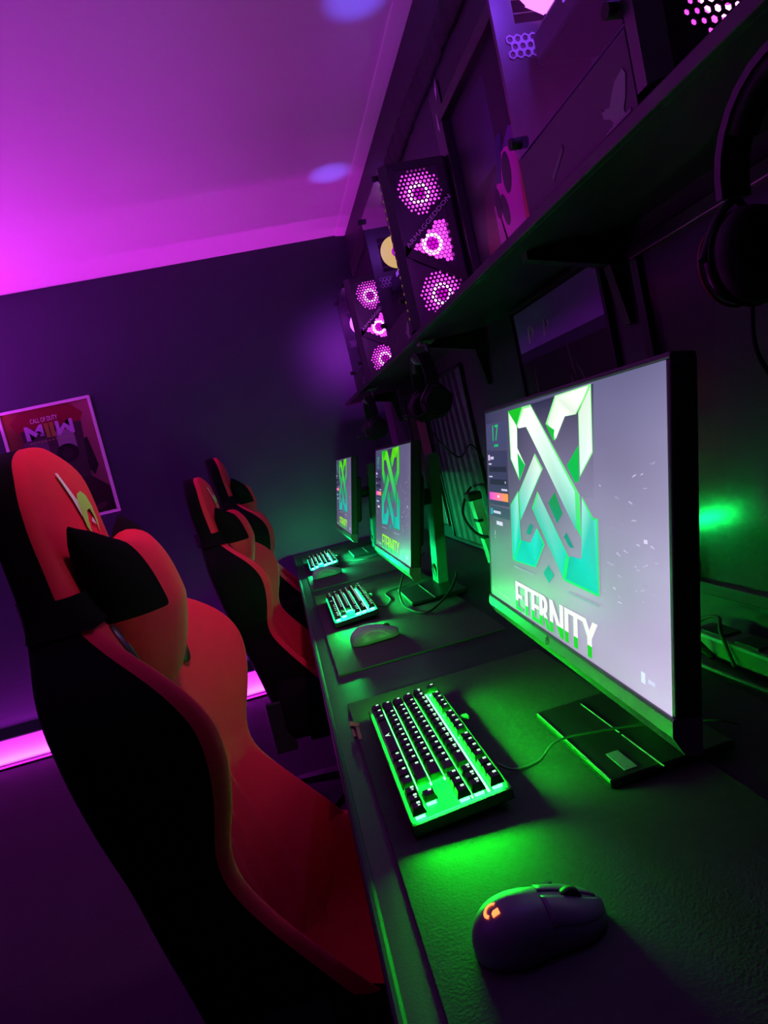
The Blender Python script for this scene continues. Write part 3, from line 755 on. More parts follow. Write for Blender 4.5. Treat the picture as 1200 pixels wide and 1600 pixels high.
# ------------------------------------------------------------------ computer cases on the shelf
def hexgrid_panel(bm, w, h, regions, pitch=.0122, hole=.0037, z=0.0, T=None):
    """perforated front: every cell of a hexagonal grid is an open-holed tile inside the fan regions, a closed one outside"""
    dx, dy = pitch, pitch*math.sqrt(3)/2; j = 0; y = -h/2
    R = pitch/math.sqrt(3)
    while y < h/2+R:
        x = -w/2+(dx/2 if j % 2 else 0)
        while x < w/2+R:
            hole_in, r = regions(x, y)
            O = [(x+R*math.cos(math.pi/6+k*math.pi/3), y+R*math.sin(math.pi/6+k*math.pi/3)) for k in range(6)]
            if hole_in:
                I = [(x+r*math.cos(math.pi/6+k*math.pi/3), y+r*math.sin(math.pi/6+k*math.pi/3)) for k in range(6)]
                vo = [bm.verts.new(T @ Vector((*p, z))) for p in O]; vi = [bm.verts.new(T @ Vector((*p, z))) for p in I]; vd = [bm.verts.new(T @ Vector((*p, z-.0012))) for p in I]
                for k in range(6):
                    q = (k+1) % 6; bm.faces.new((vo[k], vo[q], vi[q], vi[k])); bm.faces.new((vi[k], vi[q], vd[q], vd[k]))
            else:
                bm.faces.new([bm.verts.new(T @ Vector((*p, z))) for p in O])
            x += dx
        y += dy; j += 1
def fan(parent, c, T, r, m, hubm, ringm, bx, name='fan'):
    """seven-bladed lit fan in the plane z = c[2] of T"""
    bm = bmesh.new()
    for k in range(7):
        a0 = 2*math.pi*k/7; pts = []
        for (rr, da) in ((.30, 0), (.65, .18), (.97, .42), (.97, 1.02), (.65, .86), (.30, .74)):
            pts.append((c[0]+r*rr*math.cos(a0+da), c[1]+r*rr*math.sin(a0+da)))
        prism(bm, pts, c[2]-.001, c[2]+.001, T)
    f = obj(name, bm, m, parent, bx)
    bm = bmesh.new(); cyl(bm, T @ Vector((c[0], c[1], c[2]-.008)), T @ Vector((c[0], c[1], c[2]+.006)), r*.30, n=20); obj('hub', bm, hubm, f, bx)
    bm = bmesh.new(); torus(bm, T @ Vector((c[0], c[1], c[2]+.004)), T.to_3x3() @ Vector((0, 0, 1)), r*.42, .0055, 32, 6); obj('light_ring', bm, ringm, f, bx)
    return f
fan_lit = mat('magenta_fan_blade', (.5, .1, .5), .4, emit=(1, .06, .95), strength=2.0)
fan_hub = mat('magenta_fan_hub', (.3, .02, .3), .4, emit=(.9, .0, .85), strength=.8)
fan_ring = mat('pink_light_ring', (.8, .4, .8), .4, emit=(1, .30, .95), strength=5)
fan_back = mat('fan_glow_diffuser', (.4, .1, .4), .6, emit=(1, .05, .95), strength=1.8)
fan_yel = mat('yellow_fan_blade', (.5, .5, .1), .4, emit=(.95, .80, .10), strength=1.2)
pink_fan = mat('pink_rear_fan', (.6, .2, .6), .4, emit=(1, .20, .95), strength=3.5)
caseglass = glass_mat('side_glass', (.80, .74, .90))
shroud = mat('psu_shroud', (.035, .03, .045), .5)
interior = mat('case_interior', (.16, .15, .18), .55)
EMB = [(0.0179, 0.0258), (0.022, 0.0179), (0.0143, -0.0039), (0.0081, -0.0114), (0.0086, -0.0165), (0.0148, -0.0187), (0.0199, -0.0172), (0.0202, -0.021), (0.0165, -0.0268), (0.0108, -0.0268), (0.0101, -0.032), (-0.0233, -0.0343), (-0.027, -0.0306), (-0.0314, -0.0287), (-0.0341, -0.0238), (-0.0317, -0.0191), (-0.0171, -0.0177), (-0.0149, -0.0151), (-0.0213, -0.0086), (-0.0322, -0.0034), (-0.0357, 0.0095), (-0.0317, 0.0047), (-0.0249, 0.0055), (-0.0178, 0.0022), (-0.0098, 0.0121), (-0.0002, 0.0214)]
def make_case(label, x0, yf, depth, lampcol, lamp_e, rearcol, vents=False, rear_e=5):
    cw, chh = .205, .455
    z0 = SZ1+.013; bx = (x0+cw/2, yf+depth/2, SZ1)
    t = thing('computer_case', label, 'computer case', bx, (0, 0, 0), 'computer cases on the shelf')
    # body: top, bottom, back, far side as sheets
    bm = bmesh.new()
    yb = yf+depth
    box(bm, (x0+cw-.004, (yf+.03+yb)/2, z0+chh/2), (.006, depth-.03, chh), .001)
    fz, fx0 = z0+.325, x0+cw*.45                                     # back sheet, open behind the rear fan
    for (a, b, c, d) in ((x0+.002, x0+cw-.002, z0, fz-.056), (x0+.002, x0+cw-.002, fz+.056, z0+chh), (x0+.002, fx0-.056, fz-.056, fz+.056), (fx0+.056, x0+cw-.002, fz-.056, fz+.056)):
        box(bm, ((a+b)/2, yb-.003, (c+d)/2), (b-a, .006, d-c))
    for k in range(5): box(bm, (fx0, yb-.002, fz-.04+.02*k), (.112, .002, .002))
    box(bm, (x0+cw/2, (yf+.03+yb)/2, z0+.006), (cw-.004, depth-.03, .006), .001)
    # top sheet with a vent opening over the fans
    for (a, b, c, d) in ((x0+.002, x0+cw-.002, yf+.03, yf+.10), (x0+.002, x0+cw-.002, yb-.09, yb), (x0+.002, x0+.05, yf+.10, yb-.09), (x0+cw-.05, x0+cw-.002, yf+.10, yb-.09)):
        box(bm, ((a+b)/2, (c+d)/2, z0+chh-.003), (b-a, d-c, .006))
    for k in range(9):
        box(bm, (x0+cw/2, yf+.112+k*(depth-.214)/8, z0+chh-.003), (cw-.1, .003, .004))
    for fx in (.03, cw-.03):
        for fy in (.05, depth-.04): box(bm, (x0+fx, yf+fy, z0-.005), (.025, .025, .015), .001)
    obj('body', bm, dark, t, bx)
    bm = bmesh.new(); box(bm, (x0+cw*.72, (yf+.05+yb)/2, z0+.27), (.004, depth-.07, .33), 0); tr_ = obj('motherboard_tray', bm, interior, t, bx)
    bm = bmesh.new(); box(bm, (x0+cw*.70, yb-.16, z0+.30), (.004, .20, .23)); mb = obj('motherboard', bm, mat('circuit_board', (.03, .03, .05), .4), t, bx)
    bm = bmesh.new()
    for k in range(4): box(bm, (x0+cw*.66, yb-.20-k*.012, z0+.32), (.03, .005, .11), .001)
    obj('memory_stick', bm, mat('light_heatsink', (.35, .33, .4), .4), mb, bx)
    bm = bmesh.new(); box(bm, (x0+cw*.50, yb-.135, z0+.215), (.11, .22, .045), .006); g = obj('graphics_card', bm, mat('graphics_shroud', (.10, .09, .13), .4), t, bx)
    bm = bmesh.new(); box(bm, (x0+cw*.50-.056, yb-.16, z0+.222), (.002, .07, .012)); box(bm, (x0+cw*.50-.056, yb-.22, z0+.222), (.002, .035, .010)); obj('lit_label', bm, mat('lit_label', (.4, .2, .5), .5, emit=(.45, .10, .9), strength=1.1), g, bx)
    bm = bmesh.new(); cyl(bm, (x0+cw*.52, yb-.16, z0+.345), (x0+cw*.66, yb-.16, z0+.345), .045, n=24); obj('cooler', bm, mat('cooler_fins', (.2, .19, .24), .4), t, bx)
    bm = bmesh.new()
    for k in range(5):
        a = random.uniform(-.02, .02)
        tube(bm, [(x0+cw*.62, yf+.08+k*.012, z0+.10), (x0+cw*.42, yf+.09+k*.011+a, z0+.15), (x0+cw*.40, yf+.12+k*.012, z0+.23+a), (x0+cw*.6, yb-.19, z0+.24+a)], .003, 6)
    cb = obj('internal_cables', bm, mat('sleeved_cable', (.05, .045, .06), .5), t, bx)
    # power supply shroud with a bird emblem
    bm = bmesh.new(); box(bm, (x0+.012+.09, (yf+.04+yb-.006)/2, z0+.046), (.175, depth-.05, .082), .002); sh = obj('power_shroud', bm, shroud, t, bx)
    bm = bmesh.new(); box(bm, (x0+.001, (yf+.035+yb)/2, z0+.030), (.003, depth-.04, .082), .001); sp = obj('lower_side_panel', bm, shroud, t, bx)
    Ts = frame_T((x0-.0006, yf+.070, z0+.012), (0, -1, 0), (0, 0, 1))
    bm = bmesh.new(); prism(bm, [(p[0], max(p[1], -.0215)) for p in EMB], 0, .0008, Ts)
    obj('bird_emblem', bm, mat('pale_emblem', (.22, .20, .25), .5), sp, bx)
    bm = bmesh.new(); prism(bm, [(-.175, -.012), (-.135, .012), (-.135, .019), (-.178, -.004)], 0, .0008, Ts); obj('side_mark', bm, mat('pale_mark', (.10, .09, .12), .5), sp, bx)
    # rear fan and roof fans
    Tr = frame_T((x0+cw*.45, yb-.012, z0+.325), (-1, 0, 0), (0, 0, 1))
    rf = fan(t, (0, 0, 0), Tr, .055, rearcol, fan_hub, rearcol, bx, 'rear_fan')
    bm = bmesh.new(); cyl(bm, Tr @ Vector((0, 0, -.0035)), Tr @ Vector((0, 0, -.0025)), .054, n=28); obj('glow_disc', bm, rearcol, rf, bx)
    Th = frame_T((x0+.065, yb-.0075, z0+.235), (1, 0, 0), (0, 0, 1))
    bm = bmesh.new(); hexgrid_panel(bm, .085, .020, lambda x, y: (True, .0046), .0125, T=Th); obj('rear_vent', bm, mat('vent_metal', (.45, .42, .5), .4), t, bx)
    # side glass in a dark frame
    bm = bmesh.new(); box(bm, (x0+.001, (yf+.035+yb)/2, z0+.073+(chh-.08)/2), (.003, depth-.04, chh-.080)); gl = obj('side_glass', bm, caseglass, t, bx)
    for yy in (yf+.045, yb-.014):
        for zz in (z0+.094, z0+chh-.016):
            bm = bmesh.new(); cyl(bm, (x0+.003, yy, zz), (x0-.014, yy, zz), .0085, n=14); obj('thumbscrew', bm, rubber, t, bx)
    # front panel
    T = frame_T((x0+cw/2, yf, z0+chh/2), (1, 0, 0), (0, 0, 1))        # looks towards -y
    bm = bmesh.new()
    wv, hv = cw*.64, chh*.93
    for s in (-1, 1):                                               # bevelled side cheeks
        loft(bm, [[T @ Vector(p) for p in ((s*cw*.31, yy, .0), (s*cw*.40, yy, .0), (s*cw*.5, yy, -.018), (s*cw*.5, yy, -.036), (s*cw*.31, yy, -.036))] for yy in (-chh/2, chh/2)], smooth=False)
    box(bm, (0, chh*.478, -.017), (cw*.62, chh*.044, .034), 0, T); box(bm, (0, -chh*.478, -.017), (cw*.62, chh*.044, .034), 0, T)
    # small slotted vents down the glass-side edge
    fr = obj('front_panel', bm, mat('front_panel_plastic', (.03, .028, .036), .4), t, bx)
    bm = bmesh.new()
    for k in range(17): box(bm, (-cw/2-.0005, -chh*.42+k*chh*.052, -.028), (.002, .007, .003), 0, T)
    if not vents: bm.free()
    else: obj('edge_vents', bm, mat('edge_vent_glow', (.3, .2, .05), .4, emit=(.6, .38, .12), strength=.22), fr, bx)
    fans = [(0.0, .142), (.008, .0), (0.004, -.142)]; fr_ = .060
    A, B = (-.082, -.010), (.082, .118)                              # bar 1, with the writing
    C_, D_ = (-.074, -.018), (.086, -.105)                           # bar 2
    def dist(p, a, b):
        ax, ay = a; bx_, by = b; L = math.hypot(bx_-ax, by-ay); return ((p[0]-ax)*(by-ay)-(p[1]-ay)*(bx_-ax))/L
    def regions(x, y):
        d1, d2 = dist((x, y), A, B), dist((x, y), C_, D_)
        if abs(d1) < .017 or abs(d2) < .017: return False, 0
        k = 0 if d1 < 0 else (1 if d2 < 0 else 2)
        fx, fy = fans[k]; r = math.hypot(x-fx, y-fy)
        if k == 1:
            if r > .068 or x > .062: return False, 0
            return True, .0058
        if r > .064: return False, 0
        return True, .0044 if r < .048 else .0034
    bm = bmesh.new(); hexgrid_panel(bm, wv, hv, regions, z=-.004, T=T)
    ms = obj('mesh_grille', bm, mat('grille_metal', (.05, .035, .06), .45), fr, bx); 
    for (a, b, txt) in ((A, B, True), (C_, D_, False)):
        bm = bmesh.new(); d = Vector((b[0]-a[0], b[1]-a[1])); L = d.length; d.normalize(); nrm = Vector((-d.y, d.x)); w2 = .0165
        ext = .012
        pts = [Vector(a)-d*ext+nrm*w2, Vector(a)-d*ext-nrm*w2, Vector(b)+d*ext-nrm*w2, Vector(b)+d*ext+nrm*w2]
        pts = [(min(max(p.x, -cw*.40), cw*.40), p.y) for p in pts]
        prism(bm, pts, -.006, .004, T); bo = obj('diagonal_bar', bm, black, fr, bx)
        if txt:
            me = fit_text('ARMAGGEDDON', .012, L-.004, -.0062, .0062, .0003)
            Tt = T @ Matrix.Translation((a[0], a[1], .0046)) @ Matrix.Rotation(math.atan2(d.y, d.x), 4, 'Z')
            me.transform(Tt); link('lettering', me, mat('lavender_lettering', (.95, .88, 1), .4), bo, bx)
    for k, (fx, fy) in enumerate(fans):
        fan(t, (fx, fy, -.020), T, fr_, fan_lit, fan_hub, fan_ring, bx, 'front_fan')
    bm = bmesh.new(); box(bm, (0, 0, -.036), (cw*.66, chh*.94, .002), 0, T); obj('fan_backplate', bm, fan_back, t, bx)
    # the case's own lighting
    lamp('case_light', 'POINT', (x0+cw*.30, yf+depth*.45, z0+chh*.84), lamp_e*2.2, lampcol, .02)
    lamp('case_rear_light', 'SPOT', (fx0, yb+.004, fz), rear_e, (.62, .04, 1), .05, None, (fx0, yb+1, fz-.12), 1.6, .9)
    lamp('case_roof_light', 'SPOT', (x0+.055, yf+.05, z0+chh+.02), 6, (.10, .10, 1), .012, None, (x0+.055, yf+.05, 3), .5, .9)
    return t
make_case('nearest computer case, cut by the top edge, its clear side showing a bird emblem',   .487, .625, .342, (.30, .08, 1), 2.2, pink_fan)
make_case('middle computer case with glowing pink fans behind diagonal bars, beside a yellow fan', .49, 1.80, .375, (.42, .10, 1), .5, fan_yel, True)
make_case('farthest computer case with glowing pink fans, smallest in view', .507, 2.86, .36, (.75, .05, 1), .5, pink_fan, False, 18)

# ------------------------------------------------------------------ posters
def poster(name, label, T, w, h, polys, framem, printm, fw=.014, depth=.02, glass=None, texts=()):
    """T: local x right, y up, z out of the wall; origin at the centre on the wall"""
    org = T.translation.copy()
    t = thing(name, label, 'poster', org)
    bm = bmesh.new()
    for (c, s) in (((0, h/2-fw/2, depth/2), (w, fw, depth)), ((0, -h/2+fw/2, depth/2), (w, fw, depth)), ((-w/2+fw/2, 0, depth/2), (fw, h-2*fw, depth)), ((w/2-fw/2, 0, depth/2), (fw, h-2*fw, depth))):
        box(bm, c, s, .002, T)
    obj('frame', bm, framem, t, org)
    pr = colored_polys('print', polys, T, t, printm, org)
    bm = bmesh.new(); box(bm, (0, 0, .003), (w-fw, h-fw, .005), 0, T); obj('backing', bm, black, t, org)
    for s, x0, x1, y0, y1, c, hz in texts:
        me = fit_text(s, x0, x1, y0, y1); color_mesh(me, lambda q: c); me.transform(T @ Matrix.Translation((0, 0, hz))); link('lettering', me, printm, pr, org)
    if glass:
        bm = bmesh.new(); box(bm, (0, 0, depth*.62), (w-2*fw+.004, h-2*fw+.004, .002), 0, T); obj('glazing', bm, glass, t, org)
    return t
pm = print_mat('paper_print', 0, .5, .3)
R_ = lambda x0, x1, y0, y1: [(x0, y0), (x1, y0), (x1, y1), (x0, y1)]
def ell(cx, cy, a, b, n=18, rot=0): return [(cx+a*math.cos(2*math.pi*k/n)*math.cos(rot)-b*math.sin(2*math.pi*k/n)*math.sin(rot), cy+a*math.cos(2*math.pi*k/n)*math.sin(rot)+b*math.sin(2*math.pi*k/n)*math.cos(rot)) for k in range(n)]
Tb = frame_T((-1.083, D-.002, 1.534), (1, 0, 0), (0, 0, 1))
pw, ph = .475, .640
B = pw/2-.012; Hh = ph/2-.012
polys = [(R_(-B, B, -Hh, Hh), s2l((62, 44, 50)), .006), (R_(-B, -.10, -.02, Hh), [s2l((85, 75, 40)), s2l((60, 45, 40)), s2l((120, 50, 45)), s2l((170, 90, 40))], .0062), (R_(.10, B, -.20, Hh), [s2l((110, 80, 75)), s2l((130, 95, 90)), s2l((175, 95, 110)), s2l((150, 70, 85))], .0062),
         ([(-.16, .19), (.15, .19), (.18, .24), (.12, Hh), (-.12, Hh), (-.19, .25)], s2l((135, 14, 28)), .0064),
         ([(-.13, -.12), (.14, -.12), (.16, .20), (-.15, .20)], s2l((64, 52, 56)), .0066), (R_(-.15, -.03, .03, .14), s2l((95, 85, 95)), .0067), (R_(.02, .11, .07, .17), s2l((150, 135, 150)), .0067),
         (ell(.055, .045, .058, .050), s2l((22, 16, 20)), .0070), (ell(.055, .045, .030, .026), s2l((45, 30, 40)), .0072), (ell(-.085, .02, .05, .045), s2l((30, 24, 28)), .0070),
         ([(-B, -Hh), (B, -Hh), (B, -.18), (.14, -.10), (-.12, -.10), (-B, -.2)], s2l((48, 24, 34)), .0069), ([(.15, .10), (.17, .11), (.19, -.05), (.16, -.10), (.14, -.06)], s2l((28, 20, 24)), .0071)]
for a, b, c in ((-.07, -.185, 10), (.09, -.21, 20), (.02, -.26, -10), (.15, -.27, 5)): polys.append((ell(a, b, .035, .016, 10, math.radians(c*3)), s2l((85, 50, 62)), .0073))
# dotted rule under the title
for k in range(12): polys.append((R_(-.115+k*.0185, -.105+k*.0185, .128, .132), s2l((190, 185, 90)), .0074))
tx = [('CALL OF DUTY', -.088, .050, .232, .256, s2l((255, 245, 250)), .0085)]
lav = s2l((205, 170, 225)); olv = s2l((165, 150, 50))
polys += [([(-.128, .145), (-.107, .145), (-.107, .186), (-.080, .158), (-.055, .186), (-.055, .160), (-.036, .160), (-.036, .222), (-.050, .222), (-.080, .190), (-.112, .222), (-.128, .222)], lav, .0075),
          (R_(-.026, -.006, .145, .222), olv, .0075), (R_(0, .020, .145, .222), olv, .0075),
          ([(.030, .222), (.030, .145), (.044, .145), (.074, .180), (.102, .145), (.118, .145), (.118, .222), (.100, .222), (.100, .182), (.076, .208), (.048, .180), (.048, .222)], lav, .0075)]
poster('framed_poster', 'game poster in a thin white frame on the back wall, CALL OF DUTY lettering', Tb, pw, ph, polys, mat('white_frame', (.72, .70, .74), .35), pm, glass=glass_mat('poster_glazing', (.97, .97, .97), ior=1.25, rough=.05), texts=tx)
# glazed dark poster over the shelf, between the two nearer cases
Tp = frame_T((W-.001, 1.57, 1.80), (0, -1, 0), (0, 0, 1))
hot, mag, red = s2l((235, 40, 200)), s2l((190, 30, 190)), s2l((170, 10, 50))
polys = [(R_(-.22, .22, -.26, .27), s2l((34, 26, 48)), .006), (R_(-.12, .06, .02, .22), [s2l((40, 30, 70)), s2l((70, 60, 110)), s2l((50, 40, 80)), s2l((40, 30, 60))], .0062)]
polys += [([(-.12, -.27), (.21, -.27), (.21, .02), (.14, .06), (.05, .01), (-.07, -.02), (-.11, -.12)], [red, mag, mag, s2l((110, 40, 160)), s2l((50, 20, 90)), s2l((60, 14, 60)), s2l((110, 10, 50))], .0064),
          (ell(.085, -.095, .088, .125, 24, -.15), hot, .0068), (ell(.088, -.022, .026, .046, 16, -.15), s2l((40, 14, 60)), .0072), (ell(-.004+.012, -.062, .019, .036, 16, -.1), s2l((40, 14, 60)), .0072), (ell(.042, -.090, .020, .040, 16, .2), s2l((40, 14, 60)), .0072),
          ([(.02, -.02), (.07, .07), (.10, .065), (.05, -.03)], s2l((46, 36, 105)), .0069), ([(-.03, -.22), (-.02, -.06), (.0, -.06), (.02, -.2), (.05, -.26)], s2l((210, 70, 180)), .0070), ([(.13, -.22), (.19, -.2), (.19, -.05), (.16, .0)], s2l((230, 60, 90)), .0071)]
poster('framed_poster', 'dark glazed poster above the shelf with a magenta oval print between two cases', Tp, .46, .57, polys, mat('black_frame', (.018, .016, .022), .3), pm, .03, .028)
# plain dark banner behind it with two pale marks
t = thing('wall_banner', 'dark sheet on the right wall with two pale letter marks near the ceiling band', 'banner', (W-.002, 1.75, 1.85))
bm = bmesh.new(); box(bm, (W-.003, 1.856, 1.85), (.003, .092, .66)); obj('sheet', bm, mat('banner_sheet', (.028, .022, .04), .35), t, (W-.002, 1.75, 1.85))
Tm = frame_T((W-.005, 1.85, 2.10), (0, -1, 0), (0, 0, 1))
bm = bmesh.new(); prism(bm, [(.012, .04), (.03, .06), (.03, .09), (.018, .068), (.014, .075)], 0, .001, Tm); prism(bm, [(-.022, -.02), (-.014, .02), (-.010, .012), (-.004, .014), (-.010, -.035)], 0, .001, Tm)
obj('marks', bm, mat('pale_marks', (.6, .45, .6), .5), t, (W-.002, 1.75, 1.85))
# under the shelf: row of glossy posters on the wall
gz = glass_mat('poster_gloss', (.95, .95, .95), rough=.15, ior=1.5)
bf = mat('black_frame', (.018, .016, .022), .3)
Tq = frame_T((W-.001, .74, 1.145), (0, -1, 0), (0, 0, 1))
poster('framed_poster', 'black glazed poster behind the nearest monitor, catching a green reflection', Tq, .62, .62, [(R_(-.30, .30, -.30, .30), s2l((20, 22, 22)), .006), ([(-.2, -.2), (.15, -.1), (.1, .2), (-.15, .15)], s2l((28, 32, 30)), .0062)], bf, pm, .022, .022, glass=gz)
Tq = frame_T((W-.001, 1.40, 1.17), (0, -1, 0), (0, 0, 1))
rnd = random.Random(5); pl = [(R_(-.23, .23, -.31, .31), s2l((18, 15, 20)), .006), (R_(-.215, .215, .20, .30), s2l((170, 140, 225)), .0061), (R_(-.215, .215, .175, .20), s2l((60, 40, 90)), .0061)]
for k in range(26):                                                  # pale curling strokes
    x, y = rnd.uniform(-.2, .1), rnd.uniform(-.28, .1); a = rnd.uniform(1.2, 2.4); bend = rnd.uniform(-1.2, 1.2); L = rnd.uniform(.05, .14); n = 7; l_, r_ = [], []
    for q in range(n):
        wd = .0035*math.sin(math.pi*(q+.3)/(n)); l_.append((x-wd*math.sin(a), y+wd*math.cos(a))); r_.append((x+wd*math.sin(a), y-wd*math.cos(a)))
        x += L/n*math.cos(a); y += L/n*math.sin(a); a += bend/n
    pl.append((l_+r_[::-1], s2l((95, 75, 90)), .0063+k*.00002))
vio = s2l((250, 240, 255))
for x0 in (-.150, -.06):
    pl += [([(x0, .215), (x0+.008, .215), (x0+.016, .255), (x0+.008, .255)], vio, .0072), ([(x0+.02, .222), (x0+.04, .24), (x0+.02, .258), (x0+.022, .248), (x0+.030, .24), (x0+.022, .23)], vio, .0072)]
poster('wall_poster', 'dark unframed poster under the shelf, violet top band and pale curling strokes', Tq, .47, .63, pl, bf, pm, .008, .012)
Tq = frame_T((W-.001, 2.42, 1.10), (0, -1, 0), (0, 0, 1))
pl = [(R_(-.28, .28, -.33, .33), s2l((70, 85, 85)), .006)]
for k in range(7):
    x = -.28+.088*k; pl.append(([(x, -.33), (x+.042, -.33), (x+.028-.12*(k/6-.4), .33), (x-.012-.12*(k/6-.4), .33)], s2l((24, 28, 32)), .0062+.0001*k))
poster('wall_poster', 'grey and black striped poster on the wall behind the middle monitor neck', Tq, .57, .67, pl, bf, pm, .008, .012)
Tq = frame_T((W-.001, 2.93, 1.12), (0, -1, 0), (0, 0, 1))
poster('wall_poster', 'narrow dark pinkish poster on the wall beside the striped one', Tq, .34, .62, [(R_(-.16, .16, -.30, .30), s2l((60, 30, 42)), .006), (R_(-.02, .15, -.30, .30), s2l((120, 66, 84)), .0062)], bf, pm, .008, .012)

# ------------------------------------------------------------------ headsets on hooks under the shelf
def headset(label, x, y, hook_label, rz=0.0, accent=None):
    h = thing('headset_hook', hook_label, 'hook', (x, y, SZ0), (0, 0, rz), 'hooks under the shelf')
    bm = bmesh.new(); box(bm, (0, 0, -.0045), (.045, .05, .008), .002); obj('plate', bm, mat('hook_metal', (.35, .33, .40), .35), h)
    bm = bmesh.new(); tube(bm, [(0, 0, -.006), (0, 0, -.045), (-.012, 0, -.058), (-.040, 0, -.056), (-.052, 0, -.040)], .006, 8); obj('arm', bm, mat('hook_metal'), h)
    t = thing('headset', label, 'headset', (x-.028, y, SZ0-.029), (0, 0, rz), 'headsets hanging under the shelf')
    # band arches over the hook arm, cups below; the band plane is y-z, cups face +-y
    bm = bmesh.new(); pts = []
    for k in range(17):
        a = math.pi*k/16; pts.append((0, .078*math.cos(a), -.098+.092*math.sin(a)))
    rings = []
    for p in pts:
        v = Vector(p); d = Vector((0, v.y, v.z+.098)).normalized()
        rings.append([v+d*a+Vector((b, 0, 0)) for a, b in ((0, -.018), (.007, -.018), (.007, .018), (0, .018))])
    loft(bm, rings, smooth=False); obj('headband', bm, satin, t)
    bm = bmesh.new(); rings = []
    for p in pts[3:14]:
        v = Vector(p); d = Vector((0, v.y, v.z+.098)).normalized()
        rings.append([v-d*a+Vector((b, 0, 0)) for a, b in ((0.0005, -.016), (.011, -.012), (.011, .012), (0.0005, .016))])
    loft(bm, rings); obj('band_cushion', bm, rubber, t)
    for s in (-1, 1):
        c = Vector((0, s*.074, -.155))
        bm = bmesh.new(); cyl(bm, c+Vector((0, s*.004, 0)), c+Vector((0, s*.028, 0)), .046, .034, n=28); e = obj('ear_cup', bm, satin, t)
        bm = bmesh.new(); torus(bm, c-Vector((0, s*.006, 0)), (0, 1, 0), .033, .013, 28, 8); obj('ear_cushion', bm, rubber, e)
        bm = bmesh.new(); torus(bm, c+Vector((0, s*.022, 0)), (0, 1, 0), .040, .0018, 28, 6); obj('ring', bm, accent or dark, e)
        bm = bmesh.new(); tube(bm, [(0, s*.080, -.098), (.022, s*.085, -.115), (.047, s*.085, -.15)], .004, 6); tube(bm, [(0, s*.080, -.098), (-.022, s*.085, -.115), (-.047, s*.085, -.15)], .004, 6); obj('yoke', bm, satin, e)
    bm = bmesh.new(); tube(bm, [(-.03, -.09, -.175), (-.062, -.092, -.185), (-.088, -.085, -.180)], .0032, 6); cyl(bm, (-.086, -.086, -.180), (-.102, -.080, -.178), .006, n=10); obj('microphone_boom', bm, rubber, t)
    bm = bmesh.new(); tube(bm, [(.01, .09, -.195), (.02, .10, -.25), (.08, .10, -.33), (.13, .11, -.30), (.17, .13, -.36)], .0025, 6); obj('cable', bm, rubber, t)
    return t
racc = mat('red_accent', (.25, .02, .03), .35)
headset('black headset hanging under the shelf above the middle monitor', .53, 1.86, 'hook under the shelf holding the middle headset')
headset('small black headset hanging under the shelf above the farthest monitor', .53, 2.92, 'hook under the shelf holding the farthest headset')
headset('nearest black headset, dim at the right edge of the picture', .53, .475, 'hook under the shelf holding the nearest headset', .15, racc)

# ------------------------------------------------------------------ cables, wall duct and small things
def cable(name, label, pts, r, m=rubber, cat='cable'):
    bm = bmesh.new(); tube(bm, pts, r, 8); c = pts[0]
    return tag(obj(name, bm, m, None, c), label, cat)
cablem = mat('dull_cable', (.05, .055, .05), .45)
cable('keyboard_cable', 'thin cable running from the nearest keyboard over the monitor base', [(.205, .80, .768), (.225, .79, .758), (.262, .795, .7565), (.295, .80, .7725), (.36, .79, .7720), (.42, .77, .7715), (.49, .745, .765), (.52, .735, .754)], .0018, cablem)
cable('keyboard_cable', 'looped cable behind the middle keyboard', [(.212, 1.84, .768), (.235, 1.86, .757), (.262, 1.93, .757), (.262, 2.02, .757), (.30, 2.06, .756), (.40, 2.08, .756), (.52, 2.1, .756)], .0022, cablem)
cable('keyboard_cable', 'cable lying behind the farthest keyboard', [(.20, 2.85, .768), (.25, 2.86, .757), (.32, 2.80, .757), (.40, 2.84, .757), (.50, 2.95, .756)], .0022, cablem)
cable('power_cable', 'black cable loop hanging in front of the middle monitor stand', [(.47, 1.86, .80), (.43, 1.80, .772), (.36, 1.70, .762), (.315, 1.66, .7595), (.290, 1.71, .7590), (.279, 1.80, .7605), (.288, 1.87, .79), (.33, 1.91, .84), (.40, 1.93, .87)], .0032)
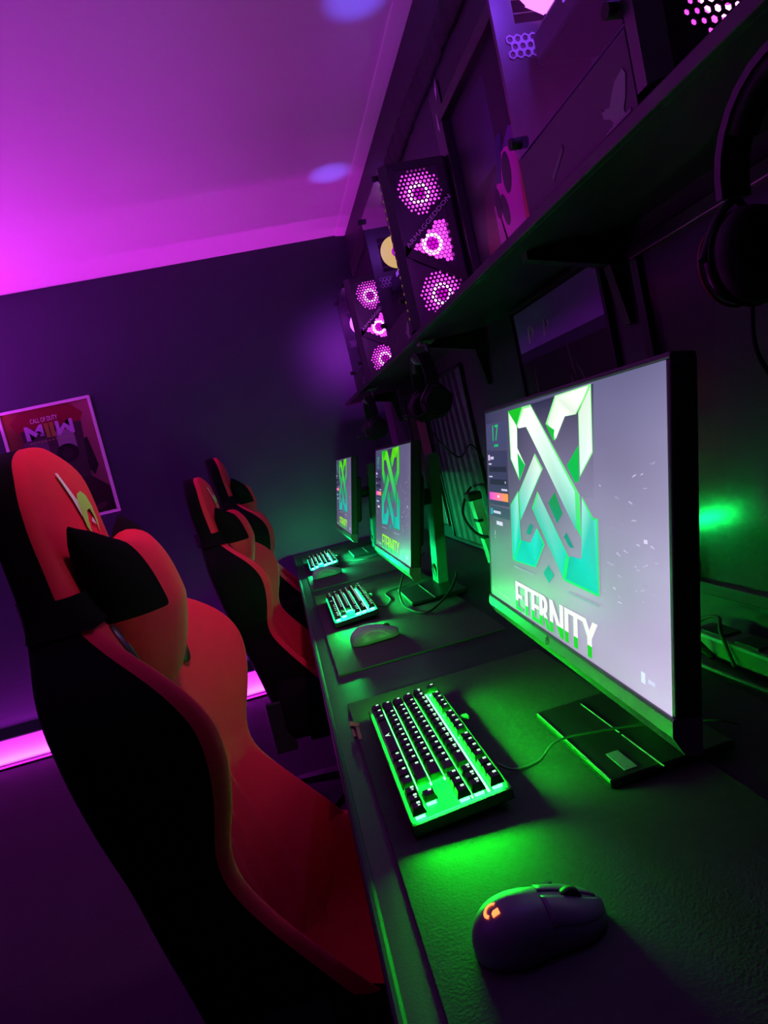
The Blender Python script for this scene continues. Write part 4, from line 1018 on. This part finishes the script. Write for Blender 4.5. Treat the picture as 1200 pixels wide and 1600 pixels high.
cable('power_cable', 'black cable curling between the striped poster and the green duct', [(.70, 2.30, 1.0), (.64, 2.18, .985), (.60, 2.12, .93), (.61, 2.05, .87), (.66, 2.01, .845), (.69, 1.97, .86)], .005)
cable('power_cable', 'thick black cable dropping behind the right side of the nearest monitor', [(.60, .99, 1.02), (.595, .985, .93), (.575, .965, .88), (.565, .94, .84), (.60, .93, .80), (.63, .93, .757)], .0055)
cable('power_cable', 'cable lying along the wall at the right edge behind the nearest monitor', [(.59, 1.02, .765), (.605, .96, .757), (.60, .90, .757), (.605, .80, .757), (.615, .62, .757)], .004, cablem)
cable('power_cable', 'thin cable arching over the desk by the glazed poster', [(.66, 1.03, .76), (.665, .99, .80), (.66, .94, .815), (.635, .905, .805), (.625, .872, .759)], .003)
t = thing('cable_duct', 'narrow glossy duct glowing green between the nearest and middle monitors', 'cable duct', (.655, 2.06, DZ))
a, b = Vector((.655, 2.075, .752)), Vector((.655, 2.15, .99)); d = (b-a)
bm = bmesh.new(); loft(bm, [[a+d*q+Vector((x, y, 0)) for x, y in ((-.012, -.022), (.02, -.022), (.02, .022), (-.012, .022))] for q in (0, .5, 1)], smooth=False); du = obj('channel', bm, mat('glossy_duct', (.55, .6, .57), .25), t, (.655, 2.06, DZ))
bm = bmesh.new(); q = .45
for q in (.38, .62): box(bm, a+d*q+Vector((-.006, 0, 0)), (.020, .054, .010), .002)
box(bm, a+d*.97, (.05, .06, .03), .006); obj('clip', bm, rubber, du, (.655, 2.06, DZ))
t = thing('adapter_strip', 'dark power strip on the desk by the wall at the right edge', 'power strip', (.66, .80, DZ))
bm = bmesh.new(); box(bm, (0, .02, .021), (.05, .34, .040), .006); obj('body', bm, mat('grey_strip_plastic', (.10, .10, .11), .35), t)
for k in range(4):
    bm = bmesh.new(); box(bm, (0, -.10+k*.08, .0425), (.036, .05, .004), .001); obj('socket', bm, black, t)
bm = bmesh.new(); tube(bm, [(.02, -.03, 0), (.0, -.03, .0)], .002, 5, smooth=0); bm.free()
